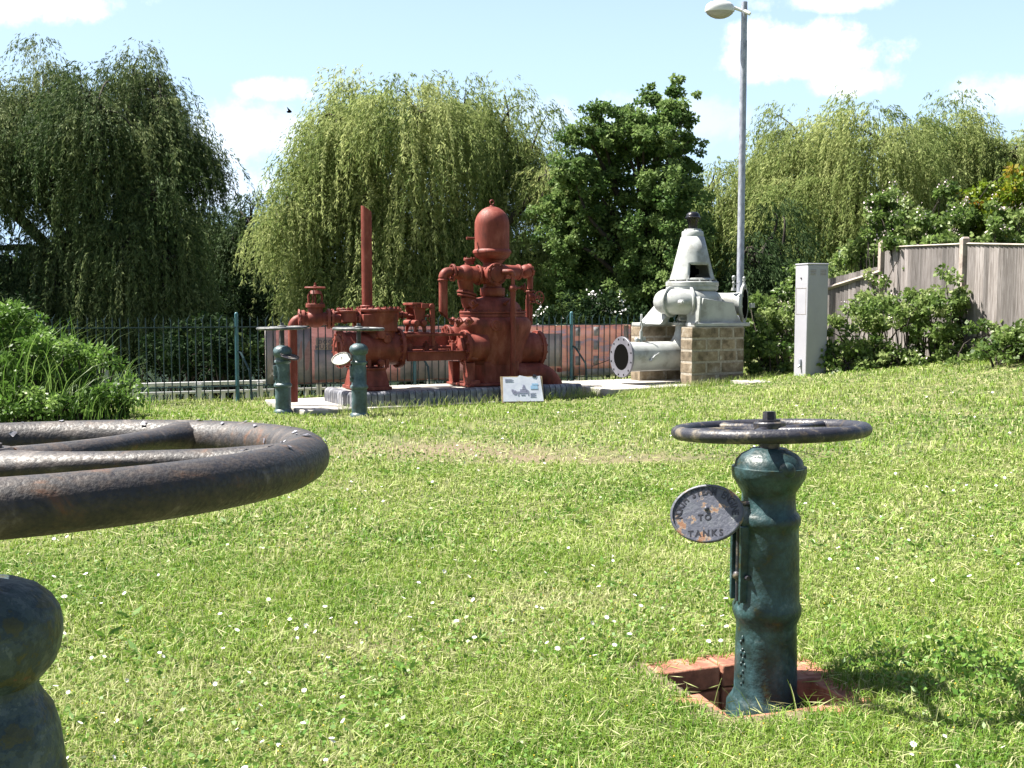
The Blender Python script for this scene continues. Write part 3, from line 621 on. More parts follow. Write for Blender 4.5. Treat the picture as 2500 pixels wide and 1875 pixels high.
prof = [(.0, zr), (96*mp, zr), (97*mp, zr+.05), (95*mp, pillar_z(1742, Yp-.1)), (83*mp, pillar_z(1722, Yp-.09)), (77*mp, pillar_z(1708, Yp-.09)), (76*mp, pillar_z(1640, Yp-.09)), (73.5*mp, pillar_z(1548, Yp-.09)),
        (74*mp, pillar_z(1538, Yp-.09)), (80*mp, pillar_z(1522, Yp-.09)), (84*mp, pillar_z(1512, Yp-.09)), (84*mp, pillar_z(1496, Yp-.09)), (79*mp, pillar_z(1484, Yp-.09)), (77*mp, pillar_z(1400, Yp-.09)), (74*mp, pillar_z(1310, Yp-.09)),
        (74*mp, pillar_z(1298, Yp-.09)), (78*mp, pillar_z(1290, Yp-.09)), (79*mp, pillar_z(1278, Yp-.09)), (74*mp, pillar_z(1266, Yp-.09)), (67*mp, pillar_z(1258, Yp-.09)), (65*mp, pillar_z(1226, Yp-.09)), (65*mp, pillar_z(1213, Yp-.08)), (70*mp, pillar_z(1204, Yp-.08)), (80*mp, pillar_z(1190, Yp-.1)), (88*mp, pillar_z(1176, Yp-.1)), (91*mp, pillar_z(1160, Yp-.1)), (90*mp, pillar_z(1150, Yp-.1)),
        (84*mp, pillar_z(1146, Yp-.08)), (80*mp, pillar_z(1128, Yp-.05)), (68*mp, pillar_z(1112, Yp-.03)), (50*mp, pillar_z(1102, Yp-.02)), (42*mp, pillar_z(1094, Yp)), (.02, pillar_z(1092, Yp))]
PL = ((-.213, -.10, pillar_z(1254, Yp-.1)), (-.42, -.84, .34), .112, .088, R(8), 'plate', ("NORTH STEAM ENGINE", "TO", "TANKS", 196, .031), 'letter')
vp = valve_pillar('nearest whole teal pillar with black hand wheel and oval lettered plate, standing in brick pit', .811, 3.384, 0, prof, 'teal', (CAMZ-.393, .2847, .0233, -.055, -.030, .3, 5, .38), 'wheel', PL, spindle=.032,
                  slot=(pillar_z(1478, Yp-.09), pillar_z(1290, Yp-.09), 75*mp))
q = MB()   # domed lug on the head and cast marks on the lower shaft
q.sphere((.03, -.098, pillar_z(1150, Yp-.1)+.0), .026, 16, 10, (1.1, .8, 1.0)); q.build('head_lug', 'teal', vp)
q = MB()
for i, (dz, k) in enumerate([(1575, 2), (1602, 3), (1628, 3), (1655, 2), (1678, 2)]):
    zc = pillar_z(dz, Yp-.09)
    for j in range(k): a = R(203+j*5+i); q.sphere((.0955*math.cos(a), .0955*math.sin(a), zc+(.007 if j % 2 else -.006)), .0055, 8, 6, (1, 1.2, 1.1+.8*((i+j) % 2)))
q.build('cast_marks', 'teal', vp)
q = MB(); q.tube([(.02, -.03, pillar_z(1093, Yp)), (.09, -.07, pillar_z(1097, Yp)), (.155, -.09, pillar_z(1107, Yp))], [.004, .003, .0015], 5, flat=.4); o = q.build('straw_stalk', 'ply'); o.parent = vp
# left foreground
YL = .9487
profL = [(0, -1.2), (.10, -1.2), (.10, -.62), (.095, -.5), (.078, -.42), (.0735, -.385), (.067, -.365), (.057, -.352), (.053, -.345), (.053, -.338), (.060, -.332), (.070, -.322), (.0765, -.308), (.0785, -.298), (.079, -.287), (.0765, -.275), (.069, -.264), (.056, -.254), (.038, -.247), (.016, -.245)]
profL = [(r*(.84 if z_ > -.6 else .9), z_+CAMZ) for r, z_ in profL]
vl = valve_pillar('weathered flaking pillar and rusty brown hand wheel filling the left foreground', -.4728, YL, 0, profL, 'teal_old', (CAMZ-.1429, .285, .0225, -.0319, -.0166, .837, 5, .35), 'wheel_rust', None, spindle=.014, hub=.6, sr=.021)
vl.location.z = 0
def flakes(parent, zc, n, seed, R_, r_, tilt):
    rnd = random.Random(seed); q = MB(); E_ = Euler(tilt).to_matrix()
    for i in range(n):
        a = rnd.uniform(-.4, 2.0); b = rnd.gauss(1.5, .5); c = Vector(((R_+r_*math.cos(b)*1.0)*math.cos(a), (R_+r_*math.cos(b))*math.sin(a), r_*math.sin(b)*.93)); nrm = Vector((math.cos(b)*math.cos(a), math.cos(b)*math.sin(a), math.sin(b)))
        s = rnd.uniform(.0012, .004); t1 = nrm.orthogonal().normalized(); t2 = nrm.cross(t1); k = rnd.randint(5, 7); pts = []
        for j in range(k): g_ = 6.283*j/k; rr = s*rnd.uniform(.5, 1.4); pts.append(E_ @ (c+nrm*(.0004+.0012*rnd.random()*(j % 2))+t1*rr*math.cos(g_)+t2*rr*math.sin(g_)))
        q.add(pts, [tuple(range(k))])
    o = q.build('paint_flakes', M['flake'], parent, smooth=0, solid=.0004); o.location = (0, 0, zc)
M['flake'] = noise_mat('pale_paint_flake', [(.12, .11, .13), (.3, .3, .34)], 60, .4, .1, 90)
flakes(vl, CAMZ-.1429, 26, 4, .285, .0225, (-.0319, -.0166, 0))
# back pillars
def back_pillar(label, px, Y, vs, plate, wt, ph, zb, pm='teal_far', wm='wheel_far'):
    x = (px-1250)/F*Y*1.003
    vw, vht, vhb, vr1, vr2 = vs
    z = lambda v: pillar_z(v, Y)-zb; k = Y/F
    p = [(0, -.05), (24*k, -.05), (24*k, .02), (22*k, .035), (19*k, .05), (19*k, z(vr2)-.02), (22*k, z(vr2)-.008), (22*k, z(vr2)+.012), (18.5*k, z(vr2)+.03), (17.5*k, z(vr1)-.02), (20*k, z(vr1)-.008), (20*k, z(vr1)+.008), (17*k, z(vr1)+.02), (16.5*k, z(vhb)-.02), (21*k, z(vhb)), (23*k, z(vhb)+.03), (23*k, z(vht)-.06), (20*k, z(vht)-.03), (12*k, z(vht)-.006), (.02, z(vht))]
    return valve_pillar(label, x, Y, zb, p, pm, (z(vw), .262, .018, wt[0], wt[1], ph, 4, .4), wm, plate, spindle=.024, slot=(z(vr2)+.06, z(vr1)-.04, 17.5*k), extras=True)
back_pillar('teal valve pillar whose oval plate is dark and seen edge on, left of the red engine', 691, 12.0, (801, 843, 868, 883, 941), ((.10, -.10, pillar_z(869, 12)), (.5, -.35, 1.4), .112, .085, R(-10), 'wheel', ("STEAM ENGINE", "TO", "TANKS", 180, .024), 'plate_pale'), (.01, -.02), .3, .0)
back_pillar('teal valve pillar with pale oval plate, in front of the red steam cylinder', 877, 11.6, (803, 838, 862, 885, 945), ((-.175, -.07, pillar_z(875, 11.6)), (-.25, -1, .75), .108, .078, R(12), 'plate_pale', ("STEAM ENGINE", "TO", "TANKS", 190, .024), 'letter'), (.0, .012), .9, .0)

# ------------------------------------------------------------------ red steam pump engine
def red_engine():
    A = .48; k = .00167; e = EN
    # slab and plinth
    sl_ = MB(); sl_.box((1.5, .68, -.005), (4.16, 1.58, .12)); o = sl_.build('concrete_slab', 'concrete', bevel=.01); o.location = (e.o[0], e.o[1], 0); o.rotation_euler = (0, 0, ALPHA); tag(o, 'pale concrete slab under the red engine plinth', 'slab')
    pr = empty('engine_plinth', (e.o[0], e.o[1], .053), ALPHA, label='low concrete plinth edged with rounded blue bricks under the red engine', cat='plinth')
    top = MB(); top.box((1.58, .52, .078), (3.02, .84, .156)); top.build('plinth_top', 'concrete', pr)
    cp = MB(); rnd = random.Random(1)
    def bull(c, rz, L_=.108, wd=.069, h=.165):
        Mx = Matrix.Translation(c) @ Matrix.Rotation(rz, 4, 'Z'); pl = [(0, 0), (L_, 0), (L_, h)]
        for j in range(6): a = R(90+j*18); pl.append((.05+.05*math.cos(a), h-.05+.05*math.sin(a)))
        cp.prism([(x_, z_) for x_, z_ in pl][::-1], -wd/2, wd/2, Mx)
    n = int(3.1/.078)
    for i in range(n): bull((.05+.078*i, 0, rnd.gauss(0, .001)), R(90))
    for i in range(12): bull((0, .05+.078*i, 0), 0) if i > 0 else None
    c_ = cp.build('coping', 'coping', pr, bevel=.003)
    root = empty('steam_pump_engine', (e.o[0], e.o[1], .22), ALPHA, label='large red oxide painted steam pump engine with domed air vessel and tall exhaust pipe', cat='pump engine')
    def B(name, mb, m='red', **kw):
        mb.v = [v-Vector((0, 0, .22)) for v in mb.v]; return mb.build(name, m, root, **kw)
    X = Vector((1, 0, 0)); Wv = Vector((0, 1, 0)); Zv = Vector((0, 0, 1))
    # steam cylinder
    c0 = e(560, 1168); c1 = e(930, 1168); c1.z = c0.z = (c0.z+c1.z)/2
    q = MB(); q.cyl(c0-X*.04, c1, .196, None, 48); q.torus(Matrix.Translation(c0+X*.06) @ frame_z(X), .193, .014, 40, 8)
    q.cyl(c0+X*.45+Vector((0, -.21, .12)), c0+X*.45+Vector((0, -.14, .12)), .05, None, 20, ch=.006); B('steam_cylinder', q)
    q = MB(); q.flange(c0-X*.06, -X, .222, .035, 16, .198, .014, 48); q.lathe([(.165, 0), (.16, .012), (.13, .018), (.125, .008), (.02, .008)], 40, Matrix.Translation(c0-X*.078) @ frame_z(-X)); 
    q.box(tuple(c0-X*.095+Zv*.03-Wv*.04), (.03, .03, .12)); q.bolt(c0-X*.095, -X, .03, .03); B('cylinder_cover', q)
    q = MB(); q.flange(c1+X*.01, X, .238, .045, 16, .212, .016, 48, both=True); q.cyl(c1+X*.03, c1+X*.16, .15, .10, 32); B('cylinder_flange', q)
    for dx, dz in ((.30, -.16), (.33, .17)): q = MB(); q.cyl(c1+Vector((-.28, -.16, dz)), c1+Vector((-.28, -.235, dz)), .035 if dz < 0 else .05, None, 16, ch=.004); B('cylinder_boss', q)
    # valve chest
    ch = e(800, 960); q = MB(); zt = e(800, 905).z; q.lathe([(.20, c0.z+.12), (.19, zt-.17), (.235, zt-.10), (.24, zt)], 32, Matrix.Translation((ch.x, A, 0)), sy=.95)
    for s_ in (-1, 1): q.box((ch.x-.05, A+s_*.12, zt-.13), (.42, .14, .2))
    B('valve_chest', q, bevel=.006)
    q = MB(); q.lathe([(.272, zt), (.278, zt+.006), (.278, zt+.03), (.27, zt+.037), (.2, zt+.045), (.02, zt+.05)], 8, Matrix.Translation((ch.x, A, 0)) @ Matrix.Rotation(R(22), 4, 'Z'), sy=.95)
    for i in range(20): a = 2*math.pi*i/20; q.bolt((ch.x+.245*math.cos(a), A+.235*math.sin(a), zt+.036), Zv, .0165, .024)
    B('chest_cover', q, smooth=30)
    for (X_, Y_, w_, r) in ((560, 890, .62, .10), (585, 903, .42, .11), (515, 912, .6, .075)):
        p = e(X_, Y_, w_); q = MB(); q.cyl(p-Zv*.12, p, r*.8, None, 24); q.flange(p, Zv, r, .026, 9, r*.8, .013, 28); B('valve_cover', q)
    # stay rod knobs at chest right
    p = e(965, 930); q = MB(); q.cyl(e(930, 930), e(1000, 930), .035, None, 16, ch=.004); q.flange(e(965, 930), X, .05, .02, 4, .036, .008); B('gland', q)
    # exhaust pipe, slanted top
    b = e(718, 900); t = e(718, 190); hl = e(690, 152).z; hr = e(752, 205).z; vs = []; n = 28; r = .0625; q = MB()
    for rr, top_ in ((r, 0), (r, 1), (r-.007, 1), (r-.007, 2)):
        for i in range(n):
            a = 2*math.pi*i/n; x, y = b.x+rr*math.cos(a), A+rr*math.sin(a); z = b.z if top_ == 0 else hl+(hr-hl)*(math.cos(a)+1)/2; z = z-.4 if top_ == 2 else z; vs.append((x, y, z))
    q.add(vs, [(j*n+i, j*n+(i+1) % n, (j+1)*n+(i+1) % n, (j+1)*n+i) for j in range(3) for i in range(n)]); q.cyl((b.x, A, zt+.04), (b.x, A, zt+.075), .085, None, 28, ch=.006); B('exhaust_pipe', q)
    # steam inlet line
    P = lambda X_, w_: e(X_, 955, w_)
    zi = e(400, 955, .56).z
    def Pi(X_, w_): p = e(X_, 955, w_); p.z = zi; return p
    pa, pb, pc, pd = Pi(680, .42), Pi(500, .50), Pi(350, .55), Pi(185, .6)
    dr = (pd-pa).normalized()
    q = MB(); q.cyl(pa, pb+dr*.05, .05, .05, 24); q.flange(pa-dr*-.03, dr, .085, .03, 8, .068, .012); q.flange(pa+dr*.075, dr, .082, .026, 8, .066, .012); q.sphere(pa+dr*.2, .062, 20, 12); B('steam_pipe', q)
    q = MB(); q.sphere(pc, .105, 28, 16, (1.15, 1, 1)); q.cyl(pc-dr*.16, pc+dr*.16, .075, None, 28); q.flange(pc-dr*.15, dr, .115, .035, 8, .092, .013, both=True); q.flange(pc-dr*.195, dr, .112, .03, 0)
    q.flange(pc+dr*.14, dr, .10, .035, 8, .085, .013, both=True); B('stop_valve_body', q)
    vb = pc.copy(); q = MB(); q.cyl(vb, vb+Zv*.15, .09, .085, 28); q.flange(vb+Zv*.15, Zv, .11, .045, 8, .09, .012, 30)
    zt2 = e(340, 735, .55).z
    for s_ in (-1, 1): q.tube([vb+Vector((s_*.075, 0, .16)), vb+Vector((s_*.08, 0, .26)), vb+Vector((s_*.06, 0, zt2-vb.z-.05))], .014, 8)
    q.cyl((vb.x, vb.y, zt2-.07), (vb.x, vb.y, zt2-.03), .075, .05, 20); q.cyl((vb.x, vb.y, vb.z+.1), (vb.x, vb.y, zt2+.03), .014, None, 10); q.tube([vb+Vector((-.05, -.05, .17)), vb+Vector((-.045, -.05, .27)), vb+Vector((-.01, -.03, .3))], .009, 6); q.tube([vb+Vector((-.02, -.06, .17)), vb+Vector((-.02, -.05, .26))], .009, 6); B('valve_bonnet', q)
    hw = hand_wheel(root, (vb.x, vb.y, zt2-.22), (.03, .0, 0), .108, .012, 'red', 4, .3, .2, sr=.008, nut=.012)
    q = MB(); pts = [pc+dr*.15]; cc = pd+Vector((0, 0, -.09))
    for j in range(8): a = R(90-j*90/7); pts.append(Vector((cc.x+.09*math.sin(R(0))*0, cc.y, cc.z))-dr*-.0+(-dr*-1)*(0)+dr*(.09*math.cos(a))*1-dr*.09+Zv*(.09*math.sin(a))) if False else pts.append(pd-dr*.10+dr*(.10*math.cos(a))+Zv*(-.10+.10*math.sin(a)))
    pts.append(Vector((pts[-1].x, pts[-1].y, .09))); q.tube(pts, .052, 24); q.torus(Matrix.Translation(pts[-2]) @ frame_z(Zv), .05, .007, 24, 8); B('supply_pipe', q)
    # cloth tie on the elbow
    q = MB(); rnd2 = random.Random(3)
    for i in range(9): p = pc+dr*(.185+.012*rnd2.random()); a = rnd2.uniform(-1, 1.6); q.tube([p+Vector((0, -.09*math.cos(a), .09*math.sin(a)+.02)), p+dr*.02+Vector((0, -.11*math.cos(a-.5), .09*math.sin(a-.5))), p+dr*.035*rnd2.random()+Vector((0, -.105, -.05-.05*rnd2.random()))], .009, 6)
    B('pipe_lagging', q, 'red_dark')
    # cylinder pedestal
    zb = .22; p0 = e(735, 1400, .3); u0, u1 = e(600, 1440, .34).x+.05, e(880, 1465, .25).x; um = (u0+u1)/2
    q = MB(); q.box((um, A, zb+.02), (u1-u0, .60, .04)); q.box((um, A, zb+.14), ((u1-u0)*.94, .52, .20), taper=(.84, .8)); q.box((um, A, zb+.245), ((u1-u0)*.84, .46, .02))
    B('cylinder_pedestal', q, bevel=.005)
    q = MB()
    for du in (-.19, -.02, .12, .2):
        for s_ in (-.14, .14): q = MB(); q.box((um+du, A+s_, zb+.31), (.04, .03, .12)); B('pedestal_web', q)
    # connecting frame
    ua, ub = c1.x+.03, e(1440, 1200).x
    for w_ in (.24, .72):
        q = MB(); zl0, zl1 = e(1200, 1252, .24).z, e(1200, 1192, .24).z; q.box(((ua+ub)/2, w_, (zl0+zl1)/2), (ub-ua, .05, zl1-zl0)); q.box(((ua+ub)/2, w_, zl1+.006), (ub-ua, .09, .014)); B('lower_beam', q, bevel=.004)
        q = MB(); zu = e(1200, 1070, .3).z; q.box(((ua+ub)/2, w_+(.05 if w_ < .5 else -.05), zu), (ub-ua, .05, .03)); B('upper_rail', q, bevel=.003)
    q = MB(); q.box(((ua+ub)/2, .66, e(1200, 1100, .66).z), (ub-ua, .02, .16)); B('guard_plate', q, 'red_dark')
    q = MB(); zr_ = e(1200, 1158, .42).z; q.cyl((ua, .42, zr_), (ub+.05, .42, zr_), .022, None, 16)
    for X_ in (1012, 1135, 1200, 1325): p = e(X_, 1150, .40); q.box((p.x, .40, zr_+.0), (.05, .09, .10)); q.bolt((p.x, .40, zr_+.05), Zv, .02, .03)
    B('piston_rod', q, bevel=.003)
    # rocker stand
    u_0, u_1 = e(1035, 950, .40).x, e(1125, 950, .40).x; z0_, z1_ = e(1090, 1062, .40).z, e(1090, 848, .40).z; uc = (u_0+u_1)/2; wdt = u_1-u_0; q = MB()
    yy0, yy1 = .36, .44
    poly = [(uc-wdt*.52, z0_), (uc-wdt*.32, z0_), (uc-wdt*.22, z0_+.07), (uc, z0_+.11), (uc+wdt*.18, z0_+.07), (uc+wdt*.24, z0_), (uc+wdt*.5, z0_), (uc+wdt*.36, z0_+.2), (uc+wdt*.46, z1_-.04), (uc+wdt*.3, z1_), (uc-wdt*.4, z1_), (uc-wdt*.5, z1_-.05), (uc-wdt*.36, z0_+.2)]
    q.prism(poly, .34, .36); q.prism(poly, .60, .62)
    q.cyl((uc-wdt*.1, .33, z1_-.03), (uc-wdt*.1, .63, z1_-.03), .03, None, 16); q.cyl((uc+wdt*.25, .3, z0_+.13), (uc+wdt*.25, .66, z0_+.13), .035, None, 16); q.cyl((uc-wdt*.35, .3, z0_+.13), (uc-wdt*.35, .66, z0_+.13), .035, None, 16)
    q.box((uc-.03, .48, z1_-.005), (wdt*.9, .3, .03)); q.box((uc, .48, z0_+.01), (wdt*1.3, .34, .02)); B('rocker_stand', q, bevel=.006)
    q = MB(); ul = e(1180, 950, .30).x; za, zb_ = e(1180, 848, .3).z, e(1190, 1175, .3).z
    q.prism([(ul-.03, za-.03), (ul-.02, za), (ul+.012, za), (ul+.032, za-.03), (ul+.03, zb_+.06), (ul+.018, zb_), (ul-.005, zb_), (ul-.012, zb_+.06)], .285, .315); q.cyl((ul-.02, .26, za-.03), (ul-.02, .62, za-.03), .028, None, 14); q.prism([(uc, za-.055), (ul, za-.055), (ul+.012, za), (uc, za)], .285, .31); q.bolt((ul+.01, .285, zb_+.03), -Wv, .02, .02); B('rocker_arm', q, bevel=.004)
    q = MB(); q.cyl(e(965, 932), e(1175, 938, .42), .011, None, 10); q.sphere(e(1020, 933), .02, 10, 8); q.sphere(e(1150, 937, .42), .02, 10, 8); q.tube([e(1140, 925, .3), e(1150, 960, .3), e(1165, 980, .3)], .009, 8); B('valve_rod', q)
    # pump barrel
    b0 = e(1470, 1162); b1 = e(1915, 1162); zc = e(1700, 1168).z; b0.z = b1.z = zc
    q = MB(); q.cyl(b0-X*.12, b1, .20, .20, 48); B('pump_barrel', q)
    q = MB(); q.flange(b1+X*.02, X, .225, .05, 14, .198, .017, 44, both=True); q.lathe([(.18, 0), (.175, .02), (.1, .035), (.02, .035)], 36, Matrix.Translation(b1+X*.045) @ frame_z(X)); B('barrel_cover', q)
    q = MB(); f1 = e(1408, 1155, .32); q.cyl(f1-X*.01, f1+X*.25, .15, .19, 36); q.flange(f1, -X, .205, .045, 10, .165, .024, 40); q.lathe([(.11, 0), (.11, .03), (.05, .04), (.02, .05)], 28, Matrix.Translation(f1-X*.02) @ frame_z(-X)); B('stuffing_box', q)
    q = MB(); f2 = e(1285, 1090, .72); q.cyl(f2, f2+X*.3, .12, .17, 36); q.flange(f2, -X, .16, .035, 10, .13, .02, 40); B('far_stuffing_box', q)
    # pump body: elliptical shouldered casing
    cxu = e(1612, 1000).x; zz = lambda Y_: e(1612, Y_).z; g_ = k*1.06; SY = .66
    q = MB(); prof = [(215, 1275), (235, 1230), (255, 1150), (268, 1090), (282, 1040), (290, 1005), (286, 975), (262, 948), (236, 938)]
    q.lathe([(r*g_, zz(Y_)) for r, Y_ in prof], 48, Matrix.Translation((cxu, A, 0)), sy=SY); B('pump_casing', q, smooth=50)
    q = MB(); q.lathe([(235*g_, zz(942)), (246*g_, zz(940)), (248*g_, zz(926)), (246*g_, zz(922)), (236*g_, zz(918)), (250*g_, zz(916)), (250*g_, zz(905)), (246*g_, zz(902)), (205*g_, zz(900))], 48, Matrix.Translation((cxu, A, 0)), sy=SY)
    for i in range(34): a = 2*math.pi*i/34; q.bolt((cxu+238*g_*math.cos(a), A+238*g_*SY*math.sin(a), zz(903)), Zv, .014, .02)
    B('casing_flange', q)
    q = MB(); q.lathe([(215*g_, zz(902)), (212*g_, zz(885)), (200*g_, zz(860)), (176*g_, zz(835)), (150*g_, zz(815)), (110*g_, zz(805)), (85*g_, zz(800)), (80*g_, zz(780))], 48, Matrix.Translation((cxu, A, 0)), sy=.72); B('upper_casing', q, smooth=50)
    # diamond lugs with bolts
    def lug(X_, Y_, w_, s_, az, tl=.35):
        p = e(X_, Y_, w_); n_ = Vector((math.cos(az), math.sin(az), tl)).normalized(); q = MB(); Mx = Matrix.Translation(p) @ frame_z(n_)
        q.box((0, 0, 0), (s_, s_*.8, .05), Mx @ Matrix.Rotation(R(42), 4, 'Z')); q.cyl(p+n_*.02, p+n_*.045, s_*.3, None, 16); q.bolt(p+n_*.04, n_, s_*.22, .04); B('clamp_lug', q, bevel=.006)
    lug(1368, 980, .20, .10, R(215)); lug(1440, 975, .13, .10, R(235)); lug(1475, 852, .26, .10, R(228), .6); lug(1700, 845, .22, .06, R(285), .5); lug(1325, 972, .36, .08, R(195))
    q = MB(); p = e(1632, 1003, .16); q.cyl(p+Wv*.08, p-Wv*.02, .072, None, 28, ch=.008); q.cyl(p-Wv*.0, p-Wv*.035, .045, .04, 20, ch=.005); B('inspection_boss', q)
    # neck
    q = MB(); q.lathe([(.10, zz(805)), (.095, zz(795)), (.15, zz(792)), (.155, zz(788)), (.155, zz(742)), (.15, zz(737)), (.115, zz(732)), (.11, zz(700)), (.125, zz(640)), (.12, zz(560)), (.16, zz(540)), (.12, zz(530))], 40, Matrix.Translation((cxu-.005, A, 0)))
    B('riser_column', q)
    # air vessel
    cu = e(1605, 400).x; z = lambda Y_: e(1605, Y_).z; rv = .2155; q = MB()
    pf = [(.12, z(545)), (.15, z(538)), (.2, z(522)), (.222, z(505)), (.224, z(495)), (.238, z(490)), (.24, z(478)), (.232, z(470)), (rv, z(462)), (rv, z(290))]
    zd = z(290); hd = z(158)-zd
    for j in range(1, 12): a = R(90*j/12); pf.append((rv*math.cos(a), zd+hd*math.sin(a)))
    pf += [(.03, z(157)), (.025, z(150)), (.003, z(148))]
    q.lathe(pf, 56, Matrix.Translation((cu, A, 0))); B('air_vessel', q, smooth=45)
    q = MB(); q.torus(Matrix.Translation((cu, A, z(128))) @ Matrix.Rotation(R(90), 4, 'X') @ Matrix.Rotation(0, 4, 'Z'), .026, .009, 24, 10); q.cyl((cu, A, z(157)), (cu, A, z(143)), .012, None, 10); B('lifting_eye', q)
    q = MB(); q.cyl(e(1480, 383), e(1428, 383), .012, .015, 12); q.cyl(e(1436, 383), e(1424, 383), .017, None, 12); B('vessel_stub', q)
    q = MB(); p = e(1445, 535, .58); q.cyl(p-Zv*.06, p, .06, None, 20); q.flange(p, Zv, .075, .03, 6, .058, .014); B('top_outlet', q)
    # left outlet with ball elbow
    q = MB(); s0 = e(1415, 640, .42); q.sphere(s0, .118, 28, 16); q.cyl(s0, Vector((cxu, A, s0.z-.01)), .10, .11, 28); q.cyl(s0, e(1340, 625, .38), .085, .075, 24)
    f = e(1505, 645, .44); q.flange(f, X, .125, .03, 8, .104, .014, 32, both=True)
    q.tube([s0+Vector((.0, 0, -.02)), e(1415, 700, .44), e(1425, 765, .46)], [.10, .095, .085], 24); B('outlet_elbow', q, smooth=50)
    q = MB(); f = e(1325, 628, .37); q.flange(f, -X, .105, .03, 6, .08, .018, 30); B('outlet_flange', q)
    q = MB(); f = e(1425, 775, .46); q.flange(f, Vector((.25, 0, 1)), .125, .025, 10, .105, .012, 32); q.flange(f-Zv*.035-X*-.0, Vector((.25, 0, 1)), .12, .025, 0); q.cyl(f-Zv*.03, f-Zv*.14+X*.05, .085, .10, 28); B('branch_flange', q)
    # left drop pipe
    q = MB(); a0 = e(1318, 622, .36); pts = [a0]; dirn = Vector((-1, 0, 0)); cc_ = e(1255, 690, .35)
    ee = e(1257, 622, .36)
    for j in range(9): a = R(90-j*90/8); pts.append(Vector((ee.x+.075-.075*math.cos(R(90)-a)*0-.075*math.cos(a) if False else ee.x+.07*(1-math.cos(a)) if False else ee.x+.07-.07*math.cos(a)*1.0, ee.y, ee.z-.07+.07*math.sin(a))))
    q.tube(pts, .056, 22); q.torus(Matrix.Translation((pts[-1].x, pts[-1].y, e(1255, 680, .36).z)) @ frame_z(Zv), .056, .01, 24, 8)
    B('drop_elbow', q)
    q = MB(); xq, yq = pts[-1].x, pts[-1].y; zt_ = pts[-1].z; zl, zrr = e(1230, 902, .36).z, e(1285, 955, .36).z; vs = []; n = 24; r = .053
    for lv in range(3):
        rr = r if lv < 2 else r-.006
        for i in range(n): a = 2*math.pi*i/n; vs.append((xq+rr*math.cos(a), yq+rr*math.sin(a), zt_ if lv == 0 else zl+(zrr-zl)*(math.cos(a)+1)/2))
    for i in range(n): a = 2*math.pi*i/n; vs.append((xq+(r-.006)*math.cos(a), yq+(r-.006)*math.sin(a), zt_-.1))
    q.add(vs, [(j*n+i, j*n+(i+1) % n, (j+1)*n+(i+1) % n, (j+1)*n+i) for j in range(3) for i in range(n)]); B('drop_pipe', q)
    # front outlet disc and drain pipe
    p = e(1642, 638, .20); q = MB(); q.cyl(Vector((p.x, A, p.z)), p+Wv*.02, .115, .12, 30); q.flange(p+Wv*.02, -Wv, .135, .04, 8, .112, .015, 34); q.lathe([(.1, 0), (.095, .015), (.03, .03), (.02, .03)], 28, Matrix.Translation(p) @ frame_z(-Wv)); B('front_cover', q)
    q = MB(); s1 = e(1690, 622, .12); zz1 = s1.z; dx_ = e(1753, 622, .10); pts = [e(1685, 622, .17), e(1712, 622, .13)]
    for j in range(7): a = R(90-j*90/6); pts.append(Vector((dx_.x-.045+.045*math.cos(a), .10, zz1-.045+.045*math.sin(a))))
    q.tube(pts, .034, 16); q.torus(Matrix.Translation(pts[-1]) @ frame_z(Zv), .033, .008, 20, 8); xd = dx_.x
    q.cyl((xd, .1, zz1-.04), (xd, .1, e(1753, 735, .1).z), .024, None, 14); q.sphere((xd, .1, e(1753, 740, .1).z), .052, 18, 12); q.cyl((xd, .1, e(1753, 760, .1).z), (xd, .1, e(1753, 800, .1).z), .036, .034, 14); B('drain_elbow', q, smooth=50)
    q = MB(); q.cyl((xd, .1, e(1753, 780, .1).z), (xd, .1, .30), .032, None, 18); B('drain_pipe', q)
    q = MB(); sc_ = e(1790, 735, .12); q.cyl((xd, .1, e(1753, 738, .1).z), sc_+X*.06, .016, None, 10); q.cyl(sc_+X*.045, sc_+X*.06, .03, None, 10); q.torus(Matrix.Translation(sc_+X*.09) @ frame_z(X+Wv*-.4), .052, .008, 24, 8); q.cyl(sc_+X*.05, sc_+X*.1, .008, None, 8); B('drain_cock', q)
    # right rear outlet
    q = MB(); s2 = e(1790, 625, .72); q.cyl(Vector((cxu, A+.05, s2.z)), s2, .09, .085, 24); q.flange(s2, X, .10, .03, 8, .082, .013, both=True); s3 = e(1845, 620, .76); q.sphere(s3, .09, 22, 14); q.flange(e(1875, 610, .76), X+Zv*.4, .085, .03, 8, .07, .012); 
    pts = [s3]
    for j in range(7): a = R(90-j*15); pts.append(Vector((e(1872, 640, .76).x-.03+.04*math.cos(a), .76, s3.z-.03+.04*math.sin(a))))
    pts.append(e(1875, 745, .76)); q.tube(pts, .038, 16); B('rear_outlet', q, smooth=50)
    q = MB(); p = e(1878, 800, .76); q.sphere(p, .06, 18, 12, (1, 1, 1.2)); q.flange(p+Zv*.07, Zv, .06, .02, 6, .048, .009); q.flange(p-Zv*.07, Zv, .06, .02, 6, .048, .009); q.cyl(p, p+X*.05-Wv*.1, .018, None, 10); q.cyl(e(1858, 815, .66), e(1858, 970, .66), .03, None, 14); q.cyl(e(1858, 760, .66), e(1858, 830, .66), .018, None, 10); q.cyl(p-Zv*.1, p-Zv*.36, .028, None, 14); B('rear_valve', q)
    p = e(1940, 805, .62); q = MB(); q.torus(Matrix.Translation(p) @ frame_z(Vector((.25, -1, 0))), .078, .009, 32, 8)
    for i in range(6): a = math.pi*i/3; Mx = frame_z(Vector((.25, -1, 0))); q.cyl(p, p+(Mx @ Vector((.075*math.cos(a), .075*math.sin(a), 0))), .006, None, 6)
    q.cyl(p-Vector((.04, -.12, 0)), p+Vector((0, -.01, 0)), .012, None, 8); B('rear_hand_wheel', q)
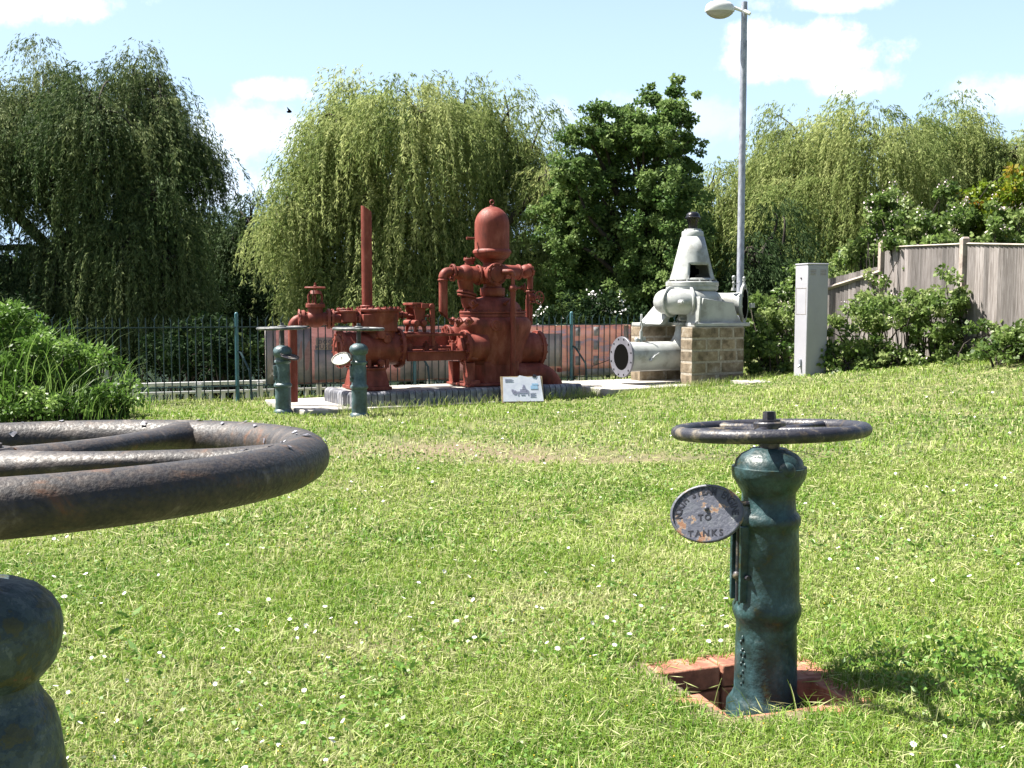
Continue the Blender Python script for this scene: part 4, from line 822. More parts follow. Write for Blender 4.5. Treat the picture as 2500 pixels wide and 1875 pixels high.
    # pump pedestal
    zb = .22; u0, u1 = e(1395, 1440, .25).x+.06, e(1815, 1440, .25).x; um = (u0+u1)/2; q = MB(); q.box((um, A, zb+.015), (u1-u0+.06, .62, .03)); zt3 = e(1600, 1262, .3).z
    q.box((um+.10, A, (zb+zt3)/2), (u1-u0-.28, .48, zt3-zb)); B('pump_pedestal', q, bevel=.008)
    for w_ in (.26, .68): q = MB(); q.box((u0+.03, w_, (zb+zt3)/2), (.09, .13, zt3-zb), taper=(1.15, 1)); B('pedestal_leg', q, bevel=.006)
    q = MB(); q.box((u0+.08, .2, zb+.05), (.12, .05, .05)); q.bolt((u0+.02, .22, zb+.03), Zv, .018, .03); B('anchor_block', q, 'red_dark', bevel=.005)
    # suction elbow
    q = MB(); pts = [e(1760, 1345, .36)]; 
    cq = e(1900, 1490, .36); 
    for j in range(11): a = R(95-j*9.5); pts.append(Vector((cq.x+.30*math.cos(a)*.9, .36-.004*j, cq.z+.265*math.sin(a))))
    pts.append(Vector((pts[-1].x+.01, pts[-1].y, .06))); q.tube(pts, .135, 32); q.box(tuple(e(2085, 1320, .36)), (.05, .04, .05)); B('suction_elbow', q, smooth=50)
    q = MB(); q.cyl(b1+X*.06, b1+X*.11, .01, None, 8); q.sphere(b1+X*.125, .028, 14, 10); q.cyl(b1+X*.10, b1+X*.115, .022, None, 12); B('grease_cup', q, 'black')
red_engine()

# ------------------------------------------------------------------ information board
bo = empty('information_board', tuple(at(1277, 968, 12.62))[:2]+(.075,), R(10), label='leaning plywood board with a faded paper pump diagram', cat='board')
tl = Matrix.Rotation(R(-24), 4, 'X')
q = MB(); q.box((0, 0, .15), (.50, .014, .33)); q.v = [tl @ v for v in q.v]; q.build('backing', 'ply', bo)
q = MB(); pl = [(-.235, 0), (.245, 0), (.225, .315), (.08, .30), (-.02, .325), (-.05, .30), (-.22, .305)]; q.prism(pl[::-1], -.0125, -.0095, tl); q.build('paper_sheet', 'paper', bo)
q = MB()
rn = random.Random(6)
def pch(x, z, w_, h_, lst=q): lst.prism([(x, z), (x+w_*rn.uniform(-.05, .05), z+h_), (x+w_, z+h_*rn.uniform(.9, 1.05)), (x+w_*rn.uniform(.95, 1.05), z)][::-1], -.0155, -.0135, tl)
for a in ((-.10, .10, .15, .022), (-.12, .10, .02, .05), (-.105, .085, .03, .05), (-.03, .12, .09, .03), (0, .14, .04, .04), (.01, .17, .02, .035), (.045, .10, .03, .035), (-.06, .07, .015, .03), (.06, .075, .012, .03), (-.02, .075, .05, .01), (-.13, .12, .012, .03)): pch(*a)
q.build('diagram', 'ink', bo)
for r in range(4): q = MB(); pch(-.20, .245+r*.011, .10-.02*(r % 2), .003, q); q.build('caption_line', 'ink', bo)
for r in range(5): q = MB(); pch(.09, .10-r*.012, .07-.015*(r % 2), .003, q); q.build('caption_line', 'ink', bo)
q = MB(); pch(.10, .15, .085, .045, q); q.build('blue_print', 'blueink', bo); q = MB(); pch(.12, .20, .07, .02, q); q.build('blue_print', 'blueink', bo)
q = MB(); q.prism([(.13, .30), (.17, .29), (.185, .325), (.145, .335)][::-1], -.017, -.0135, tl); q.build('tape', 'letter', bo)

# ------------------------------------------------------------------ block piers + white pump
def pier(u0, w0, lu, lw, z0, h, rows, label, seed):
    root = empty('block_pier', (WP.o[0]+u0*UX-w0*UY, WP.o[1]+u0*UY+w0*UX, z0), ALPHA, label=label, cat='pier', group='block piers under the white pump')
    q = MB(); q.box((lu/2, lw/2, h/2), (lu-.007, lw-.007, h-.004)); q.build('mortar_core', 'mortar', root)
    q = MB(); rnd = random.Random(seed); rh = h/rows; j = .027
    for r in range(rows):
        x = 0; first = .44 if r % 2 == 0 else .24; ln = [first]
        while sum(ln) < lu-.05: ln.append(rnd.choice([.44, .3, .24]))
        for i, l_ in enumerate(ln):
            x1 = min(x+l_, lu)
            if lu-x1 < .08: x1 = lu
            if x1-x > .05: g0 = j/2 if x > 0 else 0; g1 = j/2 if x1 < lu else 0; q.box(((x+g0+x1-g1)/2, lw/2, r*rh+rh/2), (x1-g1-x-g0, lw+rnd.uniform(0, .004), rh-j))
            x = x1
            if x >= lu-.01: break
    q.build('blocks', 'block', root, bevel=.006)
    return root
q = MB(); q.box((-.13, .62, .05), (2.5, 1.5, .20)); o = q.build('concrete_base', 'concrete', bevel=.012); o.location = (WP.o[0], WP.o[1], .02); o.rotation_euler = (0, 0, ALPHA); tag(o, 'light concrete base slab under the white pump', 'slab')
pier(0, 0, .86, .24, .155, .765, 5, 'nearer tan block pier carrying the right foot of the white pump', 3)
pier(-.14, .97, .86, .22, .155, .765, 5, 'tan block pier standing behind, half hidden by the wide white pipe', 4)
def white_pump():
    e = WP; A = .52; k = 14.4/F/2.911; ZB = .92
    root = empty('white_centrifugal_pump', (e.o[0], e.o[1], ZB), ALPHA, label='pale grey white centrifugal pump with conical top and black cap, on two block piers', cat='pump')
    def B(name, mb, m='white', **kw):
        mb.v = [v-Vector((0, 0, ZB)) for v in mb.v]; return mb.build(name, m, root, **kw)
    X = Vector((1, 0, 0)); Wv = Vector((0, 1, 0)); Zv = Vector((0, 0, 1))
    c = e(843, 700, A); z = lambda Y_: e(843, Y_, A).z; T = Matrix.Translation((c.x, A, 0))
    n = 48; prof = [(152*k, z(686)), (150*k, z(680)), (134*k, z(625)), (119*k, z(566)), (117.5*k, z(560)), (100*k, z(490)), (72*k, z(378))]
    # opening facing the camera: angle range
    va = math.atan2(-1, 0)-ALPHA-R(2)      # toward the camera, in pump frame
    lo, hi = va-R(17), va+R(55)
    def skip(i, j):
        a = (2*math.pi*(i+.5)/n); d = (a-lo) % (2*math.pi); return j in (1, 2) and d < (hi-lo)
    q = MB(); q.lathe(prof, n, T, skip=skip, close=False); B('conical_housing', q, solid=-.022, smooth=50)
    q = MB()
    def cp_(a, Y_): 
        zz_ = z(Y_); t = [(p_[1], p_[0]) for p_ in prof]; t.sort(); r = np.interp(zz_, [a_ for a_, _ in t], [b_ for _, b_ in t]); return Vector((c.x+(r+.002)*math.cos(a), A+(r+.002)*math.sin(a), zz_))
    lo2, hi2 = lo-R(1), hi+R(3); pts = [cp_(lo2+(hi2-lo2)*t/8, 568) for t in range(9)]+[cp_(hi2, 620)]+[cp_(hi2-(hi2-lo2)*t/8, 676) for t in range(9)]+[cp_(lo2, 620)]
    q.tube(pts, .017, 8, closed=True); B('opening_frame', q)
    q = MB(); q.cyl((c.x, A, z(700)), (c.x, A, z(400)), .045, None, 20); q.cyl((c.x, A, z(640)), (c.x, A, z(600)), .09, None, 24); B('drive_shaft', q, 'hole')  # shaft and floor coloured near-black to stand in for shade inside the cone
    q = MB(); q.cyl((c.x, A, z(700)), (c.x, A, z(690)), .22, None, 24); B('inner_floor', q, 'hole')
    q = MB(); q.lathe([(70*k, z(392)), (78*k, z(386)), (79*k, z(372)), (77*k, z(340)), (72*k, z(334)), (60*k, z(330)), (56*k, z(318)), (.01, z(316))], 40, T)
    for i in range(6): a = i*math.pi/3; q.bolt((c.x+58*k*math.cos(a), A+58*k*math.sin(a), z(330)), Zv, .014, .02)
    B('collar', q)
    q = MB(); q.lathe([(34*k, z(320)), (32*k, z(285)), (40*k, z(262)), (44*k, z(250)), (57*k, z(246)), (59*k, z(236)), (50*k, z(230)), (46*k, z(212)), (30*k, z(198)), (.005, z(194))], 28, T); q.box((c.x-.09, A-.0, z(262)), (.06, .012, .006)); B('cap', q, 'black')
    q = MB(); q.lathe([(150*k, z(690)), (184*k, z(692)), (189*k, z(698)), (189*k, z(722)), (184*k, z(727)), (186*k, z(732)), (184*k, z(752)), (170*k, z(760)), (120*k, z(765))], 48, T)
    for i in range(12): a = i*math.pi/6+.2; q.bolt((c.x+170*k*math.cos(a), A+170*k*math.sin(a), z(692)), Zv, .018, .024)
    B('casing_ring', q)
    # volute
    zc = z(835); q = MB(); RT, rt = .245, .168; EX = 1.62
    vs = []; fs = []; n_, m_ = 56, 20
    for i in range(n_):
        a = 2*math.pi*i/n_; rr = rt*(.9+.12*(math.cos(a+R(150))*.5+.5))
        for j in range(m_): b = 2*math.pi*j/m_; vs.append((c.x+(RT*(EX if math.cos(a) < 0 else 1.0)+rr*math.cos(b))*math.cos(a), A+(RT+rr*math.cos(b))*math.sin(a), zc+rr*math.sin(b)))
    for i in range(n_):
        for j in range(m_): fs.append((i*m_+j, ((i+1) % n_)*m_+j, ((i+1) % n_)*m_+(j+1) % m_, i*m_+(j+1) % m_))
    q.add(vs, fs); q.cyl((c.x, A, zc-.11), (c.x, A, zc+.12), .26, None, 40); B('volute_casing', q, smooth=60)
    for az in (R(193), R(240)):
        q = MB(); p = Vector((c.x+(RT*EX)*math.cos(az), A+RT*math.sin(az), zc)); tn = Vector((-math.sin(az)*EX, math.cos(az), 0)).normalized(); q.cyl(p-tn*.017, p+tn*.017, rt+.036, None, 40, ch=.006); B('casing_rib', q)
    q = MB(); p = e(780, 838, .13); q.cyl(p+Wv*.08, p-Wv*.01, .032, None, 16, ch=.004); q.cyl(p, p-Wv*.022, .018, None, 6); B('plug', q)
    # discharge pipe to the right
    d1 = e(1200, 850, .34); dd = Vector((math.cos(R(-50)), math.sin(R(-50)), 0)); d0 = d1-dd*.72; q = MB(); q.tube([d0, d0+dd*.15, d1-dd*.2, d1-dd*.06, d1], [.165, .155, .15, .155, .18], 36); B('discharge_pipe', q, smooth=60)
    q = MB(); q.cyl(d1-dd*.0, d1+dd*.035, .265, None, 44, ch=.005)
    for i in range(10): a = i*math.pi/5+.15; Q_ = frame_z(dd); o_ = Q_ @ Vector((.232*math.cos(a), .232*math.sin(a), 0)); q.cyl(d1+o_-dd*.012, d1+o_+dd*.045, .015, None, 8)
    q.box(tuple(d1+Vector((-.0, -.2, -.02))), (.06, .05, .06)); B('discharge_flange', q)
    q = MB(); q.cyl(d1+dd*.034, d1+dd*.040, .2, None, 36); B('pipe_mouth_shade', q, 'hole')  # flat near-black disc, painted in place of the shaded pipe bore
    for (X_, w_, Yt, s_) in ((1138, .36, 655, 1), (1212, .36, 660, .7)):
        p = e(X_, 745 if s_ == 1 else 708, w_); zt = e(X_, Yt, w_).z; q = MB(); q.cyl(p-Zv*.02, p+Zv*.02, .035*s_, .028*s_, 14); q.cyl(p, (p.x, p.y, zt), .011, None, 10); q.cyl((p.x, p.y, zt-.05), (p.x, p.y, zt-.025), .018, .024, 10); q.sphere((p.x, p.y, zt-.01), .022*s_+.004, 12, 8); q.sphere((p.x, p.y, (p.z+zt)/2), .02, 10, 8)
        if s_ == 1: q.cyl((p.x, p.y, p.z+.05), (p.x+.09, p.y-.02, p.z+.10), .006, None, 8)
        B('oiler', q)
    # feet
    q = MB(); a0, a1 = e(828, 990, .12), e(1222, 990, .12); zt = .955; q.box(((a0.x+a1.x)/2, .12, ZB+.026), (a1.x-a0.x, .20, .05))
    q.prism([(a0.x+.10, zt-.01), (a1.x-.05, zt-.01), (a1.x-.16, zt+.12), (a1.x-.22, zt+.28), (a0.x+.2, zt+.34), (a0.x+.14, zt+.12)], .10, .24)
    q.prism([(a0.x+.075, zt-.01), (a0.x+.10, zt-.01), (a0.x+.135, zt+.34), (a0.x+.10, zt+.36)], .04, .30); q.bolt((a0.x+.07, .07, ZB+.05), Zv, .02, .03); q.bolt((a1.x-.06, .07, ZB+.05), Zv, .02, .03); B('near_foot', q, bevel=.008)
    q = MB(); b0 = e(440, 975, 1.08); q.box((b0.x+.28, 1.07, ZB+.022), (.56, .20, .044)); 
    q.prism([(b0.x+.12, zt-.01), (b0.x+.48, zt-.01), (b0.x+.52, zt+.3), (b0.x+.34, zt+.25)], .98, 1.08); q.prism([(b0.x+.08, zt-.01), (b0.x+.16, zt-.01), (b0.x+.46, zt+.28), (b0.x+.40, zt+.30)], .62, 1.12)
    q.cyl((b0.x+.06, 1.02, ZB+.04), (b0.x+.06, 1.02, ZB+.16), .016, None, 8); q.bolt((b0.x+.14, 1.0, ZB+.04), Zv, .02, .025); B('far_foot', q, bevel=.006)
    # inlet pipe and elbow
    f0 = e(343, 1228, .56); f1 = Vector((c.x-.04, .56, f0.z)); zi = f0.z; rp = .196; q = MB(); pts = [f0+X*.01, f0+X*.06, f0+X*.5]; rs = [rp, rp, rp]
    ex = e(768, 1000, .54).x; q.tube([f0+X*.01, f0+X*.06, f0+X*.5, Vector((ex+.1, .56, zi)), Vector((ex+.26, .56, zi))], [rp, rp, rp, rp, rp*.8], 40)
    zt5 = z(1000); q.lathe([(.185, zi), (.17, zi+rp*.8), (.135, zi+rp+.02), (.105, zi+rp+.07), (.085, zi+rp+.14), (.08, zt5)], 32, Matrix.Translation((ex, .54, 0))); B('inlet_pipe', q, smooth=60)
    q = MB(); nn = 48; f = f0
    for (rr, xx) in ((.118, .0), ): pass
    q.lathe([(.172, .0), (.264, 0), (.268, .004), (.268, .026), (.264, .03), (.172, .03)], nn, Matrix.Translation(f0+X*.02) @ frame_z(-X), close=False); q.lathe([(.172, .0), (.172, .03)], nn, Matrix.Translation(f0+X*.02) @ frame_z(-X), close=False)
    B('inlet_flange', q, 'flange')
    for i in range(12): q = MB(); a = i*math.pi/6+.26; o_ = Vector((0, .238*math.cos(a), .238*math.sin(a))); q.cyl(f0-X*.008+o_, f0-X*.0125+o_, .0125, None, 12); B('bolt_hole', q, 'hole')
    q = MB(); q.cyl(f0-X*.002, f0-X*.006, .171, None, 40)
    B('pipe_opening_shade', q, 'hole')  # dark disc closing the pipe; its colour stands in for the shade within
    q = MB(); q.flange((ex, .54, z(990)), Zv, .12, .035, 8, .10, .012, 32); q.cyl((ex, .54, z(990)), (c.x, A, zc-.1), .09, .12, 24); q.tube([(ex-.1, .45, z(960)), (ex+.05, .43, z(965))], .02, 10); B('neck_flange', q)
    # plug cock on the side and little fittings on top
    q = MB(); p = e(548, 1240, .39); q.cyl(p+Wv*.03, p-Wv*.05, .02, None, 12); q.cyl(p-Wv*.04-X*.03-Zv*.03, p-Wv*.04+X*.05+Zv*.045, .020, .012, 12); q.cyl(p-Wv*.04+X*.05+Zv*.045, p-Wv*.04+X*.11+Zv*.075, .007, None, 8); B('drain_cock', q)
    q = MB(); p = e(480, 1130, .56); q.cyl(p-Zv*.03, p+Zv*.16, .022, None, 12); q.cyl(p+Zv*.05-X*.08, p+Zv*.05+X*.07, .016, None, 10); q.sphere(p+Zv*.05-X*.07, .03, 12, 8); q.box(tuple(p+Zv*.06+X*.04), (.04, .04, .05)); q.tube([p+Zv*.16, p+Zv*.22+X*.02, p+Zv*.3], .012, 8); B('vent_pipework', q)
white_pump()

# ------------------------------------------------------------------ grey cabinet
def cabinet():
    Y0 = 13.9; p = at(1967, 930, Y0); zb = .23; lx = (2026-1967)/F*Y0/math.cos(R(12)); rz = R(20); ly = .27; h = 1.49
    root = empty('utility_cabinet', (p.x, p.y, zb), rz, label='tall narrow light grey metal utility cabinet standing on the grass', cat='cabinet')
    q = MB(); q.box((lx/2, ly/2, h/2), (lx, ly, h)); q.build('body', 'cabinet', root, bevel=.012)
    q = MB(); q.box((lx/2, ly/2, h+.008), (lx+.012, ly+.012, .022)); q.build('lid', 'cabinet', root, bevel=.008)
    q = MB(); 
    for (y, z, dy, dz) in ((ly/2, h*.80, .22, .004), (ly/2, h*.575, .22, .004), (.03, h*.69, .004, h*.23), (ly-.03, h*.69, .004, h*.23)): q.box((-.0015, y, z), (.003, dy, dz))
    q.build('door_seam', 'conpost', root)
    q = MB(); q.cyl((-.0, ly*.5, h*.885), (-.01, ly*.5, h*.885), .010, None, 10); q.build('lock', 'hole', root)
    q = MB(); q.box((-.012, ly*.42, .23), (.024, .035, .09)); q.cyl((-.01, ly*.42, .2), (-.04, ly*.42, .17), .014, None, 10); q.build('padlock', 'galv', root, bevel=.003)
    for cx_ in (.26, .74):
        q = MB()
        for i in range(4): q.box((lx*cx_, -.002, h*.955-.02*i), (.085, .005, .006))
        q.build('vent', 'conpost', root)
    q = MB()
    for i in range(3): q.box((lx*.7, -.002, .05+.012*i), (.10, .004, .004))
    q.build('lower_vent', 'conpost', root)
    q = MB(); q.box((-.35, .15, -.03), (1.1, .5, .07)); q.build('concrete_plinth', 'concrete', root)
cabinet()

# ------------------------------------------------------------------ lamp post
def lamp():
    Y = 17; b = at(1806, 760, Y); t = at(1817, 5, Y); root = empty('lamp_post', (b.x, Y, .2), 0, label='tall galvanised lamp post with white street lamp head', cat='lamp post')
    H = t.z-.2; q = MB(); q.lathe([(.075, 0), (.075, .9), (.055, 1.0), (.052, H-.58), (.047, H-.575), (.046, H), (.03, H+.005)], 24); o = q.build('pole', 'galv', root); o.rotation_euler = (0, 0, 0)
    tk = 1/ (F*8.296) * Y          # metres per pixel of the lamp close-up
    def P(X_, Y_, y=0): a = at(1650+X_/8.296, Y_/8.296, Y); return Vector((a.x-b.x, y, a.z-.2))
    q = MB(); pts = [P(1480, 310, -.08), P(1400, 250, -.04), P(1340, 215, 0), P(1200, 165, .0), P(1050, 165, 0), P(1000, 180)]; q.tube(pts, [.028, .03, .024, .026, .03, .03], 14); q.build('bracket_arm', 'lamp', root, smooth=60)
    c = P(890, 240); rx, h_ = .175, .12; q = MB(); q.lathe([(1.0*rx, -.0), (1.02*rx, .012), (1.0*rx, .06), (.93*rx, .10), (.72*rx, .14), (.4*rx, .162), (.01, .168)], 36, Matrix.Translation(c) @ Matrix.Diagonal((1.28, .7, 1, 1))); q.build('lamp_housing', 'lamp', root, smooth=60)
    q = MB(); q.lathe([(.01, -.105), (.35*rx, -.098), (.65*rx, -.072), (.88*rx, -.035), (.97*rx, -.001), (.01, 0)], 36, Matrix.Translation(c) @ Matrix.Diagonal((1.26, .68, 1, 1))); q.build('lamp_bowl', 'glass', root, smooth=60)
lamp()

# ------------------------------------------------------------------ metal railing fence along the bank
def railing():
    B_ = R(22.0); ux, uy = math.cos(B_), math.sin(B_); O = (-4.1, 13.5); t0, t1 = -1.65, 7.75
    root = empty('railing_fence', (O[0], O[1], 0), B_, label='dark green steel railing fence with spiked bars along the water', cat='fence')
    zt = lambda t: .95-.006*(t); 
    q = MB(); q.v = []; q.box(((t0+t1)/2, 0, .925), (t1-t0, .045, .012)); o = q.build('top_rail', 'fence', root)
    q = MB(); q.box(((t0+t1)/2, 0, .175), (t1-t0, .045, .012)); q.build('bottom_rail', 'fence', root)
    def bar(kind):
        q = MB()
        if kind == 0:
            q.cyl((0, 0, .03), (0, 0, 1.0), .0075, None, 8); q.cyl((0, 0, 1.0), (0, 0, 1.06), .0075, .001, 8)
        else:
            q.cyl((0, 0, .03), (0, 0, 1.02), .0075, None, 8); q.tube([(0, 0, 1.02), (.028, -.03, 1.09)], [.007, .001], 6); q.tube([(0, 0, .98), (-.028, .03, 1.05)], [.006, .001], 6)
        return q.build('bar', 'fence', root)
    protos = [bar(0), bar(1)]; n = int((t1-t0)/.0969); rnd = random.Random(3)
    for i in range(n):
        t = t0+.0969*i+.05
        if i < 2: o = protos[i]
        else: o = protos[i % 2].copy(); scene.collection.objects.link(o); o.parent = root
        o.location = (t, rnd.gauss(0, .001), rnd.gauss(0, .004)); o.rotation_euler = (rnd.gauss(0, .006), rnd.gauss(0, .006), rnd.gauss(0, .5)*(i % 2))
    for t in (-1.65, .65, 3.0, 5.34, 7.7):
        q = MB(); q.cyl((t, 0, -.1), (t, 0, 1.09), .024, None, 16); q.sphere((t, 0, 1.09), .024, 12, 8); q.build('post', 'fence_post', root)
        q = MB(); q.tube([(t, .0, .62), (t+.04, -.05, .60), (t+.12, -.22, .38), (t+.14, -.26, .0)], .014, 8); q.build('brace', 'fence', root)
    for (t, dz) in ((2.2, 0), (4.3, .06), (5.9, .1)): q = MB(); q.tube([(t-.25, -.03, .22+dz), (t, -.035, .30+dz), (t+.35, -.03, .42+dz)], .005, 6); q.build('loose_wire', 'fence', root)
    # banners on the far side of the bars
    def banner(label, ta, tb, z0, z1, m, panels, lbl_panels=None):
        r = empty('banner', (O[0]+ta*ux-.03*uy, O[1]+ta*uy+.03*ux, .0), B_, label=label, cat='banner', group='banners tied behind the railing fence')
        q = MB(); nx_ = 60
        vs = []; fs = []
        for i in range(nx_+1):
            for j in range(5): u = (tb-ta)*i/nx_; vs.append((u, .008*math.sin(u*7+j*.5), z0+(z1-z0)*j/4+.004*math.sin(u*9)))
        for i in range(nx_):
            for j in range(4): fs.append((i*5+j, (i+1)*5+j, (i+1)*5+j+1, i*5+j+1))
        q.add(vs, fs); q.build('banner_sheet', m, r, solid=.002)
        for (a, b_, za, zb_, pm) in panels:
            q = MB(); k_ = max(2, int((b_-a)*12)); vs = []; fs = []
            for i in range(k_+1):
                u = a+(b_-a)*i/k_
                for z_ in (za, zb_): vs.append((u, .008*math.sin(u*7+((z_-z0)/(z1-z0)*4)*.5)-.006, z_))
            for i in range(k_): fs.append((i*2, i*2+2, i*2+3, i*2+1))
            q.add(vs, fs); q.build('printed_panel', pm, r, solid=.001)
        return r
    # positions in t from pixels
    def T(px): s = (px-1250)/F; return (s*O[1]-O[0])/(ux-s*uy)
    z0, z1 = .185, .915
    t0_ = T(648); tm = T(1150)
    P_ = lambda px: T(px)-t0_
    b1 = banner('long red and grey banner with cream lettered panel, behind fence left of the domed pump', t0_, tm, z0, z1, 'ban_red',
           [(0, P_(675), z0, z1, 'ban_panel'), (P_(682), P_(694), z0+.02, z1-.05, 'ban_cream'), (P_(722), P_(762), z0+.01, z1-.01, 'ban_grey'), (P_(768), P_(860), z0+.04, .62, 'ban_grey'), (P_(772), P_(815), .56, .78, 'ban_cream'), (P_(978), P_(1100), z0+.02, z1-.04, 'ban_grey')])
    q = MB(); Mx = Matrix.Rotation(R(90), 4, 'X'); Mx = Matrix.Translation((P_(797), -.012, 0)) @ Mx
    text(q, 'DOCK', (.02, .725), .07, Mx, .2); text(q, 'MUSEUM', (.02, .655), .075, Mx, .2); q.build('banner_lettering', 'ban_text', b1, smooth=0)
    t2 = T(1165); P2 = lambda px: T(px)-t2
    pan = [(P2(1330), P2(1374), .33, .80, 'ban_panel'), (P2(1524), P2(1536), z0, z1, 'ban_cream')]
    for px in (1412, 1457): 
        for zz_ in (.34, .56, .76): pan.append((P2(px-6), P2(px+7), zz_, zz_+.13, 'ban_grey'))
    pan.append((P2(1180), P2(1395), z0, z0+.07, 'ban_cream')); pan.append((P2(1430), P2(1530), z0, z0+.1, 'ban_grey'))
    banner('orange and blue sunset patterned banner behind fence, right of the domed pump', t2, T(1542), z0, z1, 'ban_orange', pan)
    # white low railing beyond the fence
    OX, OY = O[0]-1.5*uy, O[1]+1.5*ux
    wr = empty('white_railing', (OX, OY, -.45), B_, label='low white painted railing beyond the green fence, down by the water', cat='railing')
    ta, tb = -2.2, 6.8
    for zr_, h_ in ((.115, .05), (-.005, .035)): q = MB(); q.box(((ta+tb)/2, 0, zr_+.45), (tb-ta, .05, h_)); q.build('rail', 'whitepaint', wr, bevel=.005)
    k = 0; t = ta
    pr_p = None; pr_b = None
    while t < tb:
        if k % 5 == 0:
            if pr_p is None: q = MB(); q.box((0, 0, .26), (.075, .06, .60)); pr_p = q.build('railing_post', 'whitepaint', wr); o = pr_p
            else: o = pr_p.copy(); scene.collection.objects.link(o); o.parent = wr
        else:
            if pr_b is None: q = MB(); q.box((0, 0, .22), (.05, .04, .42)); pr_b = q.build('baluster', 'whitepaint', wr); o = pr_b
            else: o = pr_b.copy(); scene.collection.objects.link(o); o.parent = wr
        o.location = (t, -.03 if k % 5 == 0 else 0, 0); t += .168; k += 1
railing()
# small grey box on a post left
p = at(253, 930, 13.0); q = MB(); r_ = empty('grey_box_on_post', (p.x, 13.0, 0), R(15), label='small grey metal box on a post half hidden by the wild bush', cat='box')
q.box((0, 0, .33), (.11, .10, .34)); q.build('box_body', 'cabinet', r_, bevel=.006); q = MB(); q.box((0, 0, .51), (.19, .12, .02)); q.build('box_lid', 'cabinet', r_, bevel=.004); q = MB(); q.cyl((0, 0, -.05), (0, 0, .18), .025, None, 10); q.build('post', 'galv', r_)

# ------------------------------------------------------------------ timber fence
def timber():
    p1 = Vector((at(2155, 600, 15.8).x, 15.8)); p2 = Vector((at(2355, 600, 14.0).x, 14.0)); d = (p2-p1); Ls = d.length; dn = d/Ls; p3 = p2+dn*1.95; p4 = p3+dn*1.95
    root = empty('timber_fence', (p1.x, p1.y, .25), 0, label='weathered grey board fence with concrete posts beside the brambles', cat='fence')
    def loc(p): return Vector((p[0]-p1.x, p[1]-p1.y, 0))
    rnd = random.Random(8)
    def panel(a, b, ta, tb, zb, cap=True, step=None):
        q = MB(); a, b = Vector(a), Vector(b); L_ = (b-a).length; D = (b-a)/L_; N_ = Vector((D.y, -D.x)) if D.x*0+D.y < 0 else Vector((-D.y, D.x)); N_ = Vector((-abs(D.y), -abs(D.x))) if False else N_
        if N_.y > 0: N_ = -N_
        x = .06; rz = math.atan2(D.y, D.x)
        while x < L_-.06:
            bw = rnd.uniform(.085, .105); t = x/L_; top = ta+(tb-ta)*t+rnd.gauss(0, .003); 
            Mx = Matrix.Translation((a.x+D.x*x-p1.x, a.y+D.y*x-p1.y, 0)) @ Matrix.Rotation(rz, 4, 'Z') @ Matrix.Rotation(R(10), 4, 'Z')
            q.box((bw/2, 0, (top+zb)/2-.25), (bw, .014, top-zb), Mx); x += bw*.9
        q.build('board_panel', 'wood', root)
        q = MB(); f0 = Vector((a.x-p1.x, a.y-p1.y, ta-.25)); f1 = Vector((b.x-p1.x, b.y-p1.y, tb-.25)); N3 = Vector((N_.x, N_.y, 0))
        if cap: q.tube([f0+Vector((0, 0, .012)), f1+Vector((0, 0, .012))], .024, 4, flat=.6); q.build('capping_rail', 'woodrail', root)
        if step: s0, s1 = step; g0 = Vector((a.x-p1.x, a.y-p1.y, s0-.25))+N3*.035; g1 = Vector((b.x-p1.x, b.y-p1.y, s1-.25))+N3*.035; q.tube([g0, g1], .035, 4, flat=.9); q.build('arris_rail', 'woodrail', root)
    Z = lambda px, v, Y: at(px, v, Y).z
    z1_, z2_ = Z(2160, 606, 15.8), Z(2350, 598, 14.0)
    panel(p1, p2, z1_, z2_, .2); z3_ = Z(2600, 603, p3.y); panel(p2, p3, z2_+.005, z3_, .25); panel(p3, p4, z3_, z3_, .3)
    p0 = p1+Vector((-1.0, 2.05)); zz0 = Z(1994, 713, p0.y)
    panel(p1, p0, Z(2150, 650, 15.8), zz0, .0, cap=False, step=(Z(2150, 664, 15.8), Z(1994, 742, p0.y)))
    for (p, zt, l_) in ((p1, Z(2155, 593, 15.8), 0), (p2, Z(2355, 583, 14), 0), (p3, z3_+.06, 0), (p4, z3_+.06, 0)):
        q = MB(); h = zt-.1; q.box((p.x-p1.x, p.y-p1.y, .1-.25+h/2), (.095, .11, h), None); q.box((p.x-p1.x, p.y-p1.y, zt-.25+.012), (.095, .11, .024), None, taper=(.5, .6)); q.build('concrete_post', 'conpost', root, bevel=.004)
timber()

# ------------------------------------------------------------------ trees
willow('weeping_willow', 'large dark weeping willow at the far left edge', 23, [(-230, 195, 560, 190), (-60, 190, 560, 190, -.5), (100, 165, 520, 150, .3), (235, 185, 860, 150), (330, 155, 860, 110, .6), (385, 200, 850, 85), (430, 300, 560, 70), (480, 345, 480, 34), (270, 330, 880, 130, -1.0), (60, 320, 520, 110, -1.0), (370, 430, 880, 100, -1.2), (300, 540, 880, 130, -1.5), (410, 580, 880, 90, -1.4), (150, 540, 880, 100, -1.2), (20, 600, 880, 110, -.8), (-90, 560, 880, 110, -.8)], 11, 'willow_shaded', base_px=190, tone0=.55)
willow('weeping_willow', 'broad sunlit weeping willow rising behind the red engine', 22, [(1000, 180, 720, 200), (885, 215, 740, 150), (1130, 225, 700, 150), (820, 270, 700, 95), (1240, 290, 640, 95), (765, 400, 740, 75), (850, 400, 820, 140, -.2), (1010, 420, 830, 160, -.2), (1160, 480, 830, 120, .4, .8), (1300, 330, 560, 70), (700, 490, 660, 45), (920, 580, 840, 160, -.3), (1330, 420, 520, 40), (790, 590, 880, 100, -.4), (920, 600, 880, 150, -.6), (1090, 600, 880, 140, -.5), (1220, 560, 880, 110, -.2), (1340, 580, 880, 80, .4)], 12, 'willow', base_px=1120, tone0=.58)
